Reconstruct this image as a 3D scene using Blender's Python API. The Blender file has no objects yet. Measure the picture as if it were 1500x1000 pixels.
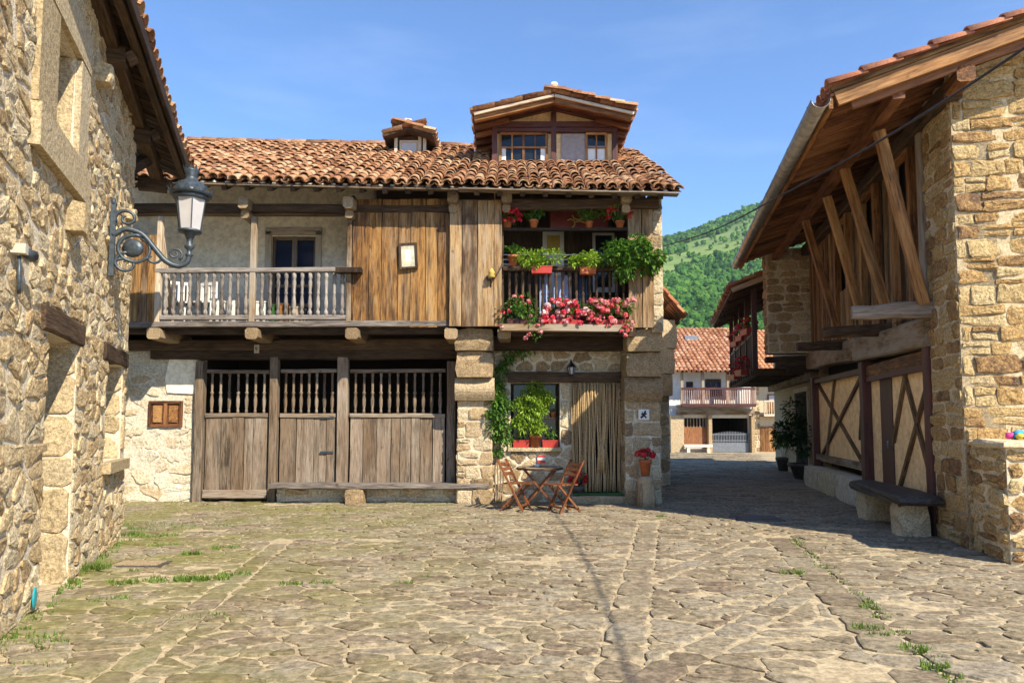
import bpy, math, random
import numpy as np
from mathutils import Matrix, Vector, noise

# ------------------------------------------------------------------ camera, sky, sun, exposure
SC = bpy.context.scene
COL = SC.collection
TH = math.radians(4.0); FPX = 1050.0; CX = 750.0; HORIZON = 620.0; EYE = 1.5
CY = HORIZON - FPX*math.tan(TH)
cam_d = bpy.data.cameras.new('camera'); cam = bpy.data.objects.new('camera', cam_d); COL.objects.link(cam)
cam_d.sensor_width = 36.0; cam_d.lens = FPX/1500*36.0
cam_d.shift_y = (CY-500.0)/1500.0
cam_d.clip_start = 0.05; cam_d.clip_end = 5000
cam.location = (0, 0, EYE); cam.rotation_euler = (math.pi/2+TH, 0, 0)
SC.camera = cam

SUN = Vector((0.80, -1.0, 1.12)).normalized()          # towards the sun
elev = math.asin(SUN.z); azim = math.atan2(SUN.x, SUN.y)
world = bpy.data.worlds.new('World'); SC.world = world; world.use_nodes = True
wn = world.node_tree.nodes; wl = world.node_tree.links; wn.clear()
w_out = wn.new('ShaderNodeOutputWorld'); w_bg = wn.new('ShaderNodeBackground')
w_sky = wn.new('ShaderNodeTexSky'); w_sky.sky_type = 'NISHITA'; w_sky.sun_disc = False
w_sky.sun_elevation = elev; w_sky.sun_rotation = azim; w_sky.altitude = 300
w_sky.air_density = 1.0; w_sky.dust_density = 0.0; w_sky.ozone_density = 8.0
w_bg.inputs['Strength'].default_value = 0.148
# thin cirrus wisps over the whole sky
w_tc = wn.new('ShaderNodeTexCoord'); w_mp = wn.new('ShaderNodeMapping'); w_no = wn.new('ShaderNodeTexNoise'); w_rp = wn.new('ShaderNodeValToRGB')
w_mp.inputs['Scale'].default_value = (2.0, 2.4, 9.0); w_mp.inputs['Rotation'].default_value = (0.1, 0.12, 0.4)
w_no.inputs['Scale'].default_value = 1.6; w_no.inputs['Detail'].default_value = 7; w_no.inputs['Roughness'].default_value = 0.58
w_rp.color_ramp.elements[0].position = 0.50; w_rp.color_ramp.elements[0].color = (0, 0, 0, 1)
w_rp.color_ramp.elements[1].position = 0.86; w_rp.color_ramp.elements[1].color = (0.10, 0.10, 0.10, 1)
w_mx = wn.new('ShaderNodeMix'); w_mx.data_type = 'RGBA'; w_mx.inputs['B'].default_value = (5.6, 6.0, 6.6, 1)
wl.new(w_tc.outputs['Generated'], w_mp.inputs['Vector']); wl.new(w_mp.outputs[0], w_no.inputs['Vector'])
wl.new(w_no.outputs['Fac'], w_rp.inputs['Fac']); wl.new(w_rp.outputs['Color'], w_mx.inputs['Factor'])
wl.new(w_sky.outputs['Color'], w_mx.inputs['A']); wl.new(w_mx.outputs['Result'], w_bg.inputs['Color']); wl.new(w_bg.outputs[0], w_out.inputs['Surface'])

sun_d = bpy.data.lights.new('sun', 'SUN'); sun = bpy.data.objects.new('sun', sun_d); COL.objects.link(sun)
sun_d.energy = 4.8; sun_d.angle = math.radians(0.53); sun_d.color = (1.0, 0.90, 0.72)
sun.rotation_euler = SUN.to_track_quat('Z', 'Y').to_euler(); sun.location = (20, -20, 30)

SC.view_settings.view_transform = 'Standard'; SC.view_settings.look = 'None'
SC.view_settings.exposure = 0.86; SC.view_settings.gamma = 1.0; SC.view_settings.use_curve_mapping = False
SC.render.engine = 'CYCLES'
SC.cycles.max_bounces = 5; SC.cycles.diffuse_bounces = 3; SC.cycles.transparent_max_bounces = 6
SC.cycles.use_denoising = True; SC.cycles.use_adaptive_sampling = True; SC.cycles.adaptive_threshold = 0.02

# ------------------------------------------------------------------ measuring the photograph
def ray(px, py):
    x = (px-CX)/FPX; y = (CY-py)/FPX
    return Vector((x, math.cos(TH)-y*math.sin(TH), math.sin(TH)+y*math.cos(TH)))
def W(px, py, Y):
    d = ray(px, py); return Vector((0, 0, EYE))+d*(Y/d.y)
def G(px, py, z=0.0):
    d = ray(px, py); return Vector((0, 0, EYE))+d*((z-EYE)/d.z)
def X(px, py, Y): return W(px, py, Y).x
def Z(py, Y): return W(750, py, Y).z
def proj(p):
    x, y, z = p[0], p[1], p[2]-EYE
    dep = y*math.cos(TH)+z*math.sin(TH)
    if dep < 0.2: return None
    up = -y*math.sin(TH)+z*math.cos(TH)
    return (CX+FPX*x/dep, CY-FPX*up/dep, dep)

# ------------------------------------------------------------------ mesh helpers
rnd = random.Random(11)
MWORLD = {}
def R(a, b): return rnd.uniform(a, b)
def vnoise(p, s=1.0): return noise.noise(Vector(p)*s)

class MB:
    def __init__(s): s.v = []; s.f = []; s.t = []; s.m = []; s.s = []
    def add(s, vs, fs, tint=None, mi=0, smooth=False):
        b = len(s.v); s.v.extend(vs); s.t.extend([rnd.random() if tint is None else tint]*len(vs))
        for f in fs: s.f.append([i+b for i in f]); s.m.append(mi); s.s.append(smooth)
        return s
    def box(s, lo, hi, tint=None, mi=0):
        x0, y0, z0 = lo; x1, y1, z1 = hi
        return s.add([(x0,y0,z0),(x1,y0,z0),(x1,y1,z0),(x0,y1,z0),(x0,y0,z1),(x1,y0,z1),(x1,y1,z1),(x0,y1,z1)],
            [(3,2,1,0),(4,5,6,7),(0,1,5,4),(1,2,6,5),(2,3,7,6),(3,0,4,7)], tint, mi)
    def bar(s, p0, p1, w, t, up=(0, 0, 1), tint=None, mi=0, w1=None, t1=None):
        p0 = Vector(p0); p1 = Vector(p1); d = (p1-p0).normalized(); up = Vector(up)
        a = d.cross(up)
        if a.length < 1e-4: a = d.cross(Vector((0, 1, 0)))
        a.normalize(); b = a.cross(d).normalized(); w1 = w if w1 is None else w1; t1 = t if t1 is None else t1
        vs = [p0+a*(i*w/2)+b*(j*t/2) for i, j in ((-1,-1),(1,-1),(1,1),(-1,1))]+[p1+a*(i*w1/2)+b*(j*t1/2) for i, j in ((-1,-1),(1,-1),(1,1),(-1,1))]
        return s.add([tuple(v) for v in vs], [(3,2,1,0),(4,5,6,7),(0,1,5,4),(1,2,6,5),(2,3,7,6),(3,0,4,7)], tint, mi)
    def tube(s, pts, rad, n=6, tint=None, mi=0, cap=True, smooth=True):
        pts = [Vector(p) for p in pts]; k = len(pts)
        if not isinstance(rad, (list, tuple)): rad = [rad]*k
        vs = []; a = None
        for i, p in enumerate(pts):
            d = (pts[min(i+1, k-1)]-pts[max(i-1, 0)])
            if d.length < 1e-9: d = Vector((0, 0, 1))
            d.normalize()
            if a is None:
                a = d.orthogonal().normalized()
            else:
                a = (a-d*a.dot(d)); a = a.normalized() if a.length > 1e-6 else d.orthogonal().normalized()
            b = d.cross(a)
            for j in range(n):
                an = 2*math.pi*j/n; vs.append(tuple(p+(a*math.cos(an)+b*math.sin(an))*rad[i]))
        fs = [(i*n+j, i*n+(j+1) % n, (i+1)*n+(j+1) % n, (i+1)*n+j) for i in range(k-1) for j in range(n)]
        if cap: fs += [tuple(range(n-1, -1, -1)), tuple(range((k-1)*n, k*n))]
        return s.add(vs, fs, tint, mi, smooth)
    def lathe(s, prof, n=10, c=(0, 0, 0), tint=None, mi=0, smooth=True, cap=True):
        vs = [(c[0]+r*math.cos(2*math.pi*j/n), c[1]+r*math.sin(2*math.pi*j/n), c[2]+z) for r, z in prof for j in range(n)]
        k = len(prof)
        fs = [(i*n+j, i*n+(j+1) % n, (i+1)*n+(j+1) % n, (i+1)*n+j) for i in range(k-1) for j in range(n)]
        if cap: fs += [tuple(range(n-1, -1, -1)), tuple(range((k-1)*n, k*n))]
        return s.add(vs, fs, tint, mi, smooth)
    def blob(s, c, r, n=7, m=5, jit=0.15, tint=None, mi=0, smooth=True):
        if not isinstance(r, (list, tuple)): r = (r, r, r)
        vs = [(c[0], c[1], c[2]-r[2])]
        for i in range(1, m):
            ph = math.pi*i/m
            for j in range(n):
                th = 2*math.pi*(j+0.5*(i % 2))/n; q = 1+R(-jit, jit)
                vs.append((c[0]+r[0]*q*math.sin(ph)*math.cos(th), c[1]+r[1]*q*math.sin(ph)*math.sin(th), c[2]-r[2]*q*math.cos(ph)))
        vs.append((c[0], c[1], c[2]+r[2])); e = len(vs)-1
        fs = [(0, 1+(j+1) % n, 1+j) for j in range(n)]
        for i in range(m-2): fs += [(1+i*n+j, 1+i*n+(j+1) % n, 1+(i+1)*n+(j+1) % n, 1+(i+1)*n+j) for j in range(n)]
        fs += [(1+(m-2)*n+j, 1+(m-2)*n+(j+1) % n, e) for j in range(n)]
        return s.add(vs, fs, tint, mi, smooth)
    def mesh(s, name, mats):
        me = bpy.data.meshes.new(name); me.from_pydata([tuple(v) for v in s.v], [], s.f)
        for m in (mats if isinstance(mats, (list, tuple)) else [mats]): me.materials.append(m)
        at = me.attributes.new('tint', 'FLOAT', 'POINT'); at.data.foreach_set('value', np.array(s.t, dtype=np.float32))
        me.polygons.foreach_set('material_index', np.array(s.m, dtype=np.int32))
        me.polygons.foreach_set('use_smooth', np.array(s.s, dtype=bool))
        me.update(); return me
    def build(s, name, mats, parent=None, M=None):
        return put(name, s.mesh(name, mats), parent, M)

def put(name, me, parent=None, M=None):
    o = bpy.data.objects.new(name, me); COL.objects.link(o)
    M = Matrix() if M is None else M
    MWORLD[o.name] = M.copy()
    if parent is not None:
        o.parent = parent; o.matrix_parent_inverse = MWORLD[parent.name].inverted()
    o.matrix_basis = M
    return o
def tag(o, label=None, cat=None, group=None, kind=None):
    if label: o['label'] = label
    if cat: o['category'] = cat
    if group: o['group'] = group
    if kind: o['kind'] = kind
    return o
def thing(name, loc, label, cat, group=None):
    return tag(put(name, None, None, Matrix.Translation(Vector(loc))), label, cat, group)
def frame(o, u, n=None, v=(0, 0, 1)):
    """wall frame: columns u (along), v (up), n = u x v (outward), origin o"""
    u = Vector(u).normalized(); v = Vector(v).normalized(); n = u.cross(v)
    M = Matrix.Identity(4)
    for i in range(3): M[i][0] = u[i]; M[i][1] = v[i]; M[i][2] = n[i]; M[i][3] = o[i]
    return M

_pm = {}
def beam(name, p0, p1, w, t, mat, parent=None, up=(0, 0, 1), seg=1, jit=0.0, cham=0.0, taper=1.0):
    """timber from p0 to p1; its grain runs along local z; w across, t along 'up'"""
    p0 = Vector(p0); p1 = Vector(p1); d = p1-p0; L = d.length; z = d.normalized(); up = Vector(up)
    x = up.cross(z)
    if x.length < 1e-4: x = Vector((0, 1, 0)).cross(z)
    x.normalize(); y = z.cross(x)
    M = Matrix.Identity(4)
    for i in range(3): M[i][0] = x[i]; M[i][1] = y[i]; M[i][2] = z[i]; M[i][3] = p0[i]
    key = (round(L, 3), round(w, 3), round(t, 3), mat.name, seg, cham, taper) if jit == 0 else None
    if key in _pm: me = _pm[key]
    else:
        a, b, c = w/2, t/2, cham
        if c > 0: cs = [(-a+c,-b),(a-c,-b),(a,-b+c),(a,b-c),(a-c,b),(-a+c,b),(-a,b-c),(-a,-b+c)]
        else: cs = [(-a,-b),(a,-b),(a,b),(-a,b)]
        n = len(cs); mb = MB(); vs = []
        off = [(0, 0)]+[(R(-jit, jit), R(-jit, jit)) for _ in range(seg)]
        for k in range(seg+1):
            q = 1+(taper-1)*k/seg; ox, oy = off[k]
            for (cx, cy) in cs: vs.append((cx*q+ox+R(-jit, jit)*0.4, cy*q+oy+R(-jit, jit)*0.4, L*k/seg+(R(-jit, jit) if jit and k in (0, seg) else 0)))
        fs = [(k*n+i, k*n+(i+1) % n, (k+1)*n+(i+1) % n, (k+1)*n+i) for k in range(seg) for i in range(n)]
        fs += [tuple(range(n-1, -1, -1)), tuple(range(seg*n, (seg+1)*n))]
        mb.add(vs, fs); me = mb.mesh(name, mat)
        if key: _pm[key] = me
    return put(name, me, parent, M)

# ------------------------------------------------------------------ materials
def new_mat(name):
    m = bpy.data.materials.new(name); m.use_nodes = True
    nt = m.node_tree; nt.nodes.clear(); out = nt.nodes.new('ShaderNodeOutputMaterial'); bs = nt.nodes.new('ShaderNodeBsdfPrincipled')
    nt.links.new(bs.outputs[0], out.inputs['Surface']); return m, nt, bs
def ramp(nt, cols, fac, interp='LINEAR'):
    r = nt.nodes.new('ShaderNodeValToRGB'); e = r.color_ramp.elements; r.color_ramp.interpolation = interp
    while len(e) < len(cols): e.new(0.5)
    for i, c in enumerate(cols):
        p, c = (c[0], c[1]) if isinstance(c[1], (tuple, list)) else (i/(len(cols)-1), c)
        e[i].position = p; e[i].color = (*c, 1)
    nt.links.new(fac, r.inputs['Fac']); return r.outputs['Color']
def math_n(nt, op, a, b=None, clamp=False):
    n = nt.nodes.new('ShaderNodeMath'); n.operation = op; n.use_clamp = clamp
    for i, x in enumerate((a, b)):
        if x is None: continue
        if isinstance(x, (int, float)): n.inputs[i].default_value = x
        else: nt.links.new(x, n.inputs[i])
    return n.outputs[0]
def mix_n(nt, fac, a, b, mode='MIX'):
    n = nt.nodes.new('ShaderNodeMix'); n.data_type = 'RGBA'; n.blend_type = mode
    for s, x in (('Factor', fac), ('A', a), ('B', b)):
        if isinstance(x, (int, float)): n.inputs[s].default_value = x
        elif isinstance(x, tuple): n.inputs[s].default_value = (*x, 1)
        else: nt.links.new(x, n.inputs[s])
    return n.outputs['Result']
def noise_n(nt, vec, scale, detail=4, rough=0.6, out='Fac'):
    n = nt.nodes.new('ShaderNodeTexNoise'); n.inputs['Scale'].default_value = scale; n.inputs['Detail'].default_value = detail
    n.inputs['Roughness'].default_value = rough
    if vec is not None: nt.links.new(vec, n.inputs['Vector'])
    return n.outputs[out]
def maprange(nt, v, a, b, c=0.0, d=1.0):
    n = nt.nodes.new('ShaderNodeMapRange'); nt.links.new(v, n.inputs[0])
    for i, x in zip((1, 2, 3, 4), (a, b, c, d)): n.inputs[i].default_value = x
    return n.outputs[0]
def tint_n(nt):
    a = nt.nodes.new('ShaderNodeAttribute'); a.attribute_name = 'tint'; o = nt.nodes.new('ShaderNodeObjectInfo')
    return math_n(nt, 'FRACT', math_n(nt, 'ADD', a.outputs['Fac'], o.outputs['Random']))
def pos_n(nt): return nt.nodes.new('ShaderNodeNewGeometry').outputs['Position']
def bump_n(nt, bs, h, strength=0.5, dist=0.02):
    b = nt.nodes.new('ShaderNodeBump'); b.inputs['Strength'].default_value = strength; b.inputs['Distance'].default_value = dist
    nt.links.new(h, b.inputs['Height']); nt.links.new(b.outputs[0], bs.inputs['Normal'])

def stone_mat(name, cols, scale=5.0, grime=0.45, bump=0.7, dist=0.02, moss=None, rough=0.9, spread=0.75, crack=0.0):
    """one colour per stone out of cols, mottled, pitted"""
    m, nt, bs = new_mat(name); p = pos_n(nt); t = tint_n(nt)
    big = noise_n(nt, p, scale*0.5, 4, 0.6); fine = noise_n(nt, p, scale*5, 6, 0.7); mid = noise_n(nt, p, scale*1.7, 5, 0.65)
    f = math_n(nt, 'ADD', math_n(nt, 'MULTIPLY', t, spread), math_n(nt, 'MULTIPLY', math_n(nt, 'SUBTRACT', mid, 0.36), 0.9), True)
    c = ramp(nt, cols, f)
    vf = noise_n(nt, p, scale*11, 4, 0.75); d = math_n(nt, 'MULTIPLY', maprange(nt, fine, 0.36, 0.60, 1-grime, 1.22), maprange(nt, vf, 0.36, 0.56, 1-grime*0.6, 1.10))
    g = nt.nodes.new('ShaderNodeCombineColor')
    for i in range(3): nt.links.new(d, g.inputs[i])
    c = mix_n(nt, 1.0, c, g.outputs[0], 'MULTIPLY')
    if crack:
        rg = nt.nodes.new('ShaderNodeTexNoise'); rg.noise_type = 'RIDGED_MULTIFRACTAL'; rg.inputs['Scale'].default_value = scale*0.55; rg.inputs['Detail'].default_value = 3; nt.links.new(p, rg.inputs['Vector'])
        ck = maprange(nt, rg.outputs['Fac'], 1.25, 1.75, 0.0, crack); c = mix_n(nt, ck, c, (0.10, 0.06, 0.03)); mid = math_n(nt, 'SUBTRACT', mid, math_n(nt, 'MULTIPLY', ck, 0.5))
    if moss: c = moss(nt, p, c, big)
    nt.links.new(c, bs.inputs['Base Color']); bs.inputs['Roughness'].default_value = rough
    bs.inputs['Specular IOR Level'].default_value = 0.25
    bump_n(nt, bs, math_n(nt, 'ADD', math_n(nt, 'MULTIPLY', mid, 1.0), math_n(nt, 'MULTIPLY', fine, 0.8)), bump, dist)
    return m

def wood_mat(name, cols, scale=6.0, streak=9.0, bump=0.6, rough=0.75, grey=None, spec=0.3, var=0.5, knots=True, stain=0.0):
    """grain along the local z of each timber"""
    m, nt, bs = new_mat(name)
    tc = nt.nodes.new('ShaderNodeTexCoord'); oi = nt.nodes.new('ShaderNodeObjectInfo')
    ad = nt.nodes.new('ShaderNodeVectorMath'); ad.operation = 'MULTIPLY_ADD'
    cb = nt.nodes.new('ShaderNodeCombineXYZ'); nt.links.new(math_n(nt, 'MULTIPLY', oi.outputs['Random'], 37.0), cb.inputs[2]); nt.links.new(math_n(nt, 'MULTIPLY', oi.outputs['Random'], 13.0), cb.inputs[0])
    ad.inputs[1].default_value = (1, 1, 1); nt.links.new(tc.outputs['Object'], ad.inputs[0]); nt.links.new(cb.outputs[0], ad.inputs[2])
    mp = nt.nodes.new('ShaderNodeMapping'); mp.inputs['Scale'].default_value = (streak, streak, 0.8); nt.links.new(ad.outputs[0], mp.inputs['Vector'])
    grain = noise_n(nt, mp.outputs[0], scale, 6, 0.65)
    mp2 = nt.nodes.new('ShaderNodeMapping'); mp2.inputs['Scale'].default_value = (2.5, 2.5, 0.7); nt.links.new(ad.outputs[0], mp2.inputs['Vector'])
    blot = noise_n(nt, mp2.outputs[0], 2.2, 4, 0.6)
    t = tint_n(nt)
    f = math_n(nt, 'ADD', math_n(nt, 'ADD', math_n(nt, 'MULTIPLY', math_n(nt, 'SUBTRACT', grain, 0.5), 1.75), math_n(nt, 'MULTIPLY', math_n(nt, 'SUBTRACT', blot, 0.5), 1.1)), math_n(nt, 'ADD', math_n(nt, 'MULTIPLY', math_n(nt, 'SUBTRACT', t, 0.5), var), 0.5), True)
    c = ramp(nt, cols, f)
    crack = maprange(nt, grain, 0.30, 0.42, 0.42, 1.0)
    g = nt.nodes.new('ShaderNodeCombineColor')
    for i in range(3): nt.links.new(crack, g.inputs[i])
    c = mix_n(nt, 1.0, c, g.outputs[0], 'MULTIPLY')
    if knots:
        kn = noise_n(nt, ad.outputs[0], 7.0, 2, 0.5); c = mix_n(nt, maprange(nt, kn, 0.70, 0.78, 0, 0.75), c, (0.045, 0.025, 0.013))
    if grey:  # weathered silver-grey patches
        gw = noise_n(nt, mp2.outputs[0], 1.1, 5, 0.65); c = mix_n(nt, maprange(nt, gw, grey[0]-0.1, grey[0]+0.12, 0.0, grey[2] if len(grey) > 2 else 0.85), c, grey[1])
    if stain:  # dark water stains running down the boards
        mp3 = nt.nodes.new('ShaderNodeMapping'); mp3.inputs['Scale'].default_value = (7.0, 7.0, 0.55); nt.links.new(ad.outputs[0], mp3.inputs['Vector'])
        c = mix_n(nt, maprange(nt, noise_n(nt, mp3.outputs[0], 1.6, 5, 0.7), 0.46, 0.64, 0.0, stain), c, (0.035, 0.02, 0.012))
    nt.links.new(c, bs.inputs['Base Color']); bs.inputs['Roughness'].default_value = rough; bs.inputs['Specular IOR Level'].default_value = spec
    bump_n(nt, bs, grain, bump, 0.012); return m

def plain_mat(name, c, rough=0.6, metal=0.0, var=0.25, scale=12.0, bump=0.15, spec=0.4, tintvar=0.0):
    m, nt, bs = new_mat(name); p = pos_n(nt); n = noise_n(nt, p, scale, 5, 0.6)
    lo = tuple(x*(1-var) for x in c); hi = tuple(min(1, x*(1+var)) for x in c)
    f = n
    if tintvar: f = math_n(nt, 'ADD', n, math_n(nt, 'MULTIPLY', math_n(nt, 'SUBTRACT', tint_n(nt), 0.5), tintvar), True)
    nt.links.new(ramp(nt, [(0.25, lo), (0.75, hi)], f), bs.inputs['Base Color'])
    bs.inputs['Roughness'].default_value = rough; bs.inputs['Metallic'].default_value = metal; bs.inputs['Specular IOR Level'].default_value = spec
    if bump: bump_n(nt, bs, n, bump, 0.01)
    return m
def leaf_mat(name, cols, trans=0.35):
    m, nt, bs = new_mat(name); p = pos_n(nt); n = noise_n(nt, p, 9.0, 3, 0.6)
    f = math_n(nt, 'ADD', math_n(nt, 'MULTIPLY', tint_n(nt), 0.75), math_n(nt, 'MULTIPLY', math_n(nt, 'SUBTRACT', n, 0.35), 0.7), True)
    c = ramp(nt, cols, f); nt.links.new(c, bs.inputs['Base Color']); bs.inputs['Roughness'].default_value = 0.5; bs.inputs['Specular IOR Level'].default_value = 0.3
    tr = nt.nodes.new('ShaderNodeBsdfTranslucent'); nt.links.new(c, tr.inputs['Color']); mx = nt.nodes.new('ShaderNodeMixShader'); mx.inputs[0].default_value = trans
    out = nt.nodes['Material Output']; nt.links.new(bs.outputs[0], mx.inputs[1]); nt.links.new(tr.outputs[0], mx.inputs[2]); nt.links.new(mx.outputs[0], out.inputs['Surface']); return m
def glass_mat(name, c=(0.012, 0.015, 0.018), rough=0.08):
    m, nt, bs = new_mat(name); bs.inputs['Base Color'].default_value = (*c, 1); bs.inputs['Roughness'].default_value = rough; bs.inputs['Specular IOR Level'].default_value = 0.35
    n = noise_n(nt, pos_n(nt), 2.5, 2); bump_n(nt, bs, n, 0.06, 0.02); return m

M = {}
M['stone_left'] = stone_mat('stone_left', [(0, (0.27, 0.175, 0.09)), (0.2, (0.47, 0.335, 0.175)), (0.55, (0.60, 0.46, 0.265)), (0.8, (0.56, 0.46, 0.30)), (1, (0.70, 0.57, 0.37))], 9.0, 0.5, 0.9, 0.026, crack=0.7)
M['mortar_left'] = stone_mat('mortar_left', [(0.60, 0.49, 0.33), (0.71, 0.60, 0.43), (0.76, 0.66, 0.50)], 11.0, 0.4, 0.9, 0.02)
M['dressed'] = stone_mat('dressed', [(0.36, 0.27, 0.15), (0.48, 0.37, 0.215), (0.52, 0.42, 0.27)], 7.0, 0.45, 0.8, 0.02)
M['stone_right'] = stone_mat('stone_right', [(0, (0.14, 0.085, 0.06)), (0.18, (0.34, 0.20, 0.085)), (0.4, (0.50, 0.32, 0.13)), (0.7, (0.56, 0.41, 0.20)), (1, (0.60, 0.47, 0.27))], 7.0, 0.5, 1.0, 0.03, crack=0.7)
M['mortar_right'] = stone_mat('mortar_right', [(0.46, 0.35, 0.20), (0.58, 0.46, 0.29), (0.62, 0.53, 0.37)], 6.0, 0.3, 0.6, 0.015)
M['stone_main'] = stone_mat('stone_main', [(0, (0.20, 0.14, 0.08)), (0.35, (0.38, 0.27, 0.15)), (0.7, (0.50, 0.40, 0.26)), (1, (0.58, 0.48, 0.31))], 7.0, 0.36, 0.9, 0.025, crack=0.6)
M['mortar_main'] = stone_mat('mortar_main', [(0.46, 0.38, 0.26), (0.58, 0.50, 0.37), (0.62, 0.56, 0.44)], 6.0, 0.3, 0.6, 0.015)
def moss_fn(nt, p, c, big):
    sx = nt.nodes.new('ShaderNodeSeparateXYZ'); nt.links.new(p, sx.inputs[0])
    m1 = maprange(nt, sx.outputs[0], 0.5, -3.5, 0.0, 1.0)
    n = noise_n(nt, p, 0.9, 5, 0.65)
    f = math_n(nt, 'MULTIPLY', maprange(nt, n, 0.40, 0.58, 0.0, 0.62), maprange(nt, m1, 0.0, 1.0, 0.12, 1.0))
    return mix_n(nt, f, c, (0.165, 0.165, 0.032))
M['paving'] = stone_mat('paving', [(0, (0.16, 0.115, 0.08)), (0.3, (0.235, 0.185, 0.125)), (0.6, (0.285, 0.23, 0.155)), (0.85, (0.275, 0.235, 0.175)), (1, (0.36, 0.28, 0.175))], 3.0, 0.45, 0.6, 0.02, moss=moss_fn, rough=0.8)
M['joint'] = stone_mat('joint', [(0.31, 0.245, 0.15), (0.50, 0.405, 0.26), (0.60, 0.495, 0.34)], 3.0, 0.35, 0.5, 0.01)
M['plaster'] = stone_mat('plaster', [(0.66, 0.54, 0.37), (0.80, 0.69, 0.50), (0.84, 0.75, 0.58)], 1.5, 0.12, 0.2, 0.01)
M['peach'] = stone_mat('peach', [(0.80, 0.53, 0.25), (0.86, 0.60, 0.31), (0.88, 0.63, 0.34)], 1.2, 0.12, 0.2, 0.008)
M['tile'] = stone_mat('tile', [(0, (0.11, 0.058, 0.034)), (0.25, (0.27, 0.125, 0.062)), (0.5, (0.40, 0.20, 0.10)), (0.75, (0.47, 0.28, 0.155)), (1, (0.57, 0.42, 0.26))], 9.0, 0.5, 0.6, 0.012)
M['tile_new'] = stone_mat('tile_new', [(0.36, 0.13, 0.065), (0.47, 0.19, 0.10), (0.52, 0.24, 0.14)], 7.0, 0.25, 0.3, 0.008)
M['tile_far'] = stone_mat('tile_far', [(0, (0.22, 0.085, 0.045)), (0.4, (0.42, 0.19, 0.10)), (0.75, (0.54, 0.29, 0.17)), (1, (0.58, 0.40, 0.27))], 3.0, 0.4, 0.4, 0.01)
M['underlay'] = plain_mat('underlay', (0.10, 0.055, 0.03), 0.9)
M['w_orange'] = wood_mat('wood_honey', [(0, (0.04, 0.018, 0.006)), (0.28, (0.17, 0.075, 0.018)), (0.6, (0.31, 0.155, 0.042)), (1, (0.40, 0.235, 0.085))], 5.0, 9.0, 1.0, 0.7, grey=(0.63, (0.27, 0.205, 0.14)), var=0.6, stain=0.85)
M['w_brown'] = wood_mat('wood_old_brown', [(0, (0.05, 0.027, 0.012)), (0.3, (0.15, 0.088, 0.04)), (0.65, (0.25, 0.165, 0.085)), (1, (0.34, 0.25, 0.15))], 5.0, 9.0, 0.9, 0.8, grey=(0.50, (0.34, 0.29, 0.23)))
M['w_grey'] = wood_mat('wood_grey', [(0, (0.06, 0.043, 0.03)), (0.3, (0.19, 0.15, 0.11)), (0.65, (0.30, 0.245, 0.19)), (1, (0.42, 0.36, 0.30))], 5.0, 9.0, 1.0, 0.85, grey=(0.50, (0.17, 0.10, 0.05), 0.7), var=0.7, stain=0.55)
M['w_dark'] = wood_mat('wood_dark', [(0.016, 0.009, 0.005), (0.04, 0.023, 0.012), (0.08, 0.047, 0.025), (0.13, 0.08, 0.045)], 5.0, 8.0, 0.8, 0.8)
M['w_red'] = wood_mat('wood_varnish', [(0.05, 0.018, 0.008), (0.14, 0.054, 0.021), (0.24, 0.10, 0.04), (0.31, 0.145, 0.06)], 4.0, 8.0, 0.4, 0.6, knots=False, spec=0.3, var=0.8)
M['w_maroon'] = wood_mat('wood_maroon', [(0.04, 0.014, 0.012), (0.085, 0.03, 0.025), (0.12, 0.045, 0.035)], 4.0, 8.0, 0.4, 0.55, knots=False)
M['w_strut'] = wood_mat('wood_strut', [(0.09, 0.035, 0.011), (0.26, 0.11, 0.033), (0.38, 0.185, 0.062), (0.44, 0.25, 0.10)], 4.0, 8.0, 0.5, 0.7, stain=0.6, var=0.7)
M['w_silver'] = wood_mat('wood_silver', [(0.07, 0.055, 0.045), (0.17, 0.145, 0.125), (0.27, 0.235, 0.205), (0.37, 0.33, 0.295)], 5.0, 9.0, 0.9, 0.85, var=0.6)
M['w_end'] = stone_mat('wood_end', [(0.20, 0.13, 0.07), (0.36, 0.26, 0.15), (0.46, 0.36, 0.23)], 14.0, 0.5, 0.7, 0.01)
M['w_pale'] = wood_mat('wood_pale', [(0.34, 0.24, 0.14), (0.52, 0.42, 0.30), (0.64, 0.57, 0.47)], 4.0, 8.0, 0.4, 0.7)
M['slab_dark'] = stone_mat('slab_dark', [(0.055, 0.045, 0.04), (0.095, 0.08, 0.07), (0.13, 0.11, 0.10)], 4.0, 0.4, 0.5, 0.01, rough=0.6)
M['iron'] = plain_mat('cast_iron', (0.055, 0.07, 0.085), 0.42, 0.3, 0.5, 25.0, 0.25)
M['zinc'] = plain_mat('zinc', (0.30, 0.27, 0.24), 0.38, 0.75, 0.35, 8.0, 0.1)
M['cable'] = plain_mat('cable', (0.03, 0.028, 0.03), 0.6)
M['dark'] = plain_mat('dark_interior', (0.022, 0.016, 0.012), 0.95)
M['glass'] = glass_mat('window_glass'); M['glass_blue'] = glass_mat('glass_blue', (0.025, 0.035, 0.075), 0.12)
M['milk'] = plain_mat('milky_glass', (0.46, 0.44, 0.44), 0.35, 0, 0.1, 5, 0.0, 0.5)
M['white'] = plain_mat('white_paint', (0.74, 0.72, 0.68), 0.55, 0, 0.12, 9)
M['terracotta'] = plain_mat('terracotta', (0.44, 0.135, 0.05), 0.7, 0, 0.3, 14, 0.2, 0.3, 0.3)
M['redplastic'] = plain_mat('red_plastic', (0.44, 0.045, 0.03), 0.45, 0, 0.15, 8, 0.05)
M['soil'] = plain_mat('soil', (0.04, 0.025, 0.015), 0.95, 0, 0.5, 40, 0.5)
M['leaf'] = leaf_mat('leaf_green', [(0.035, 0.09, 0.012), (0.09, 0.21, 0.025), (0.19, 0.35, 0.05)])
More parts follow.
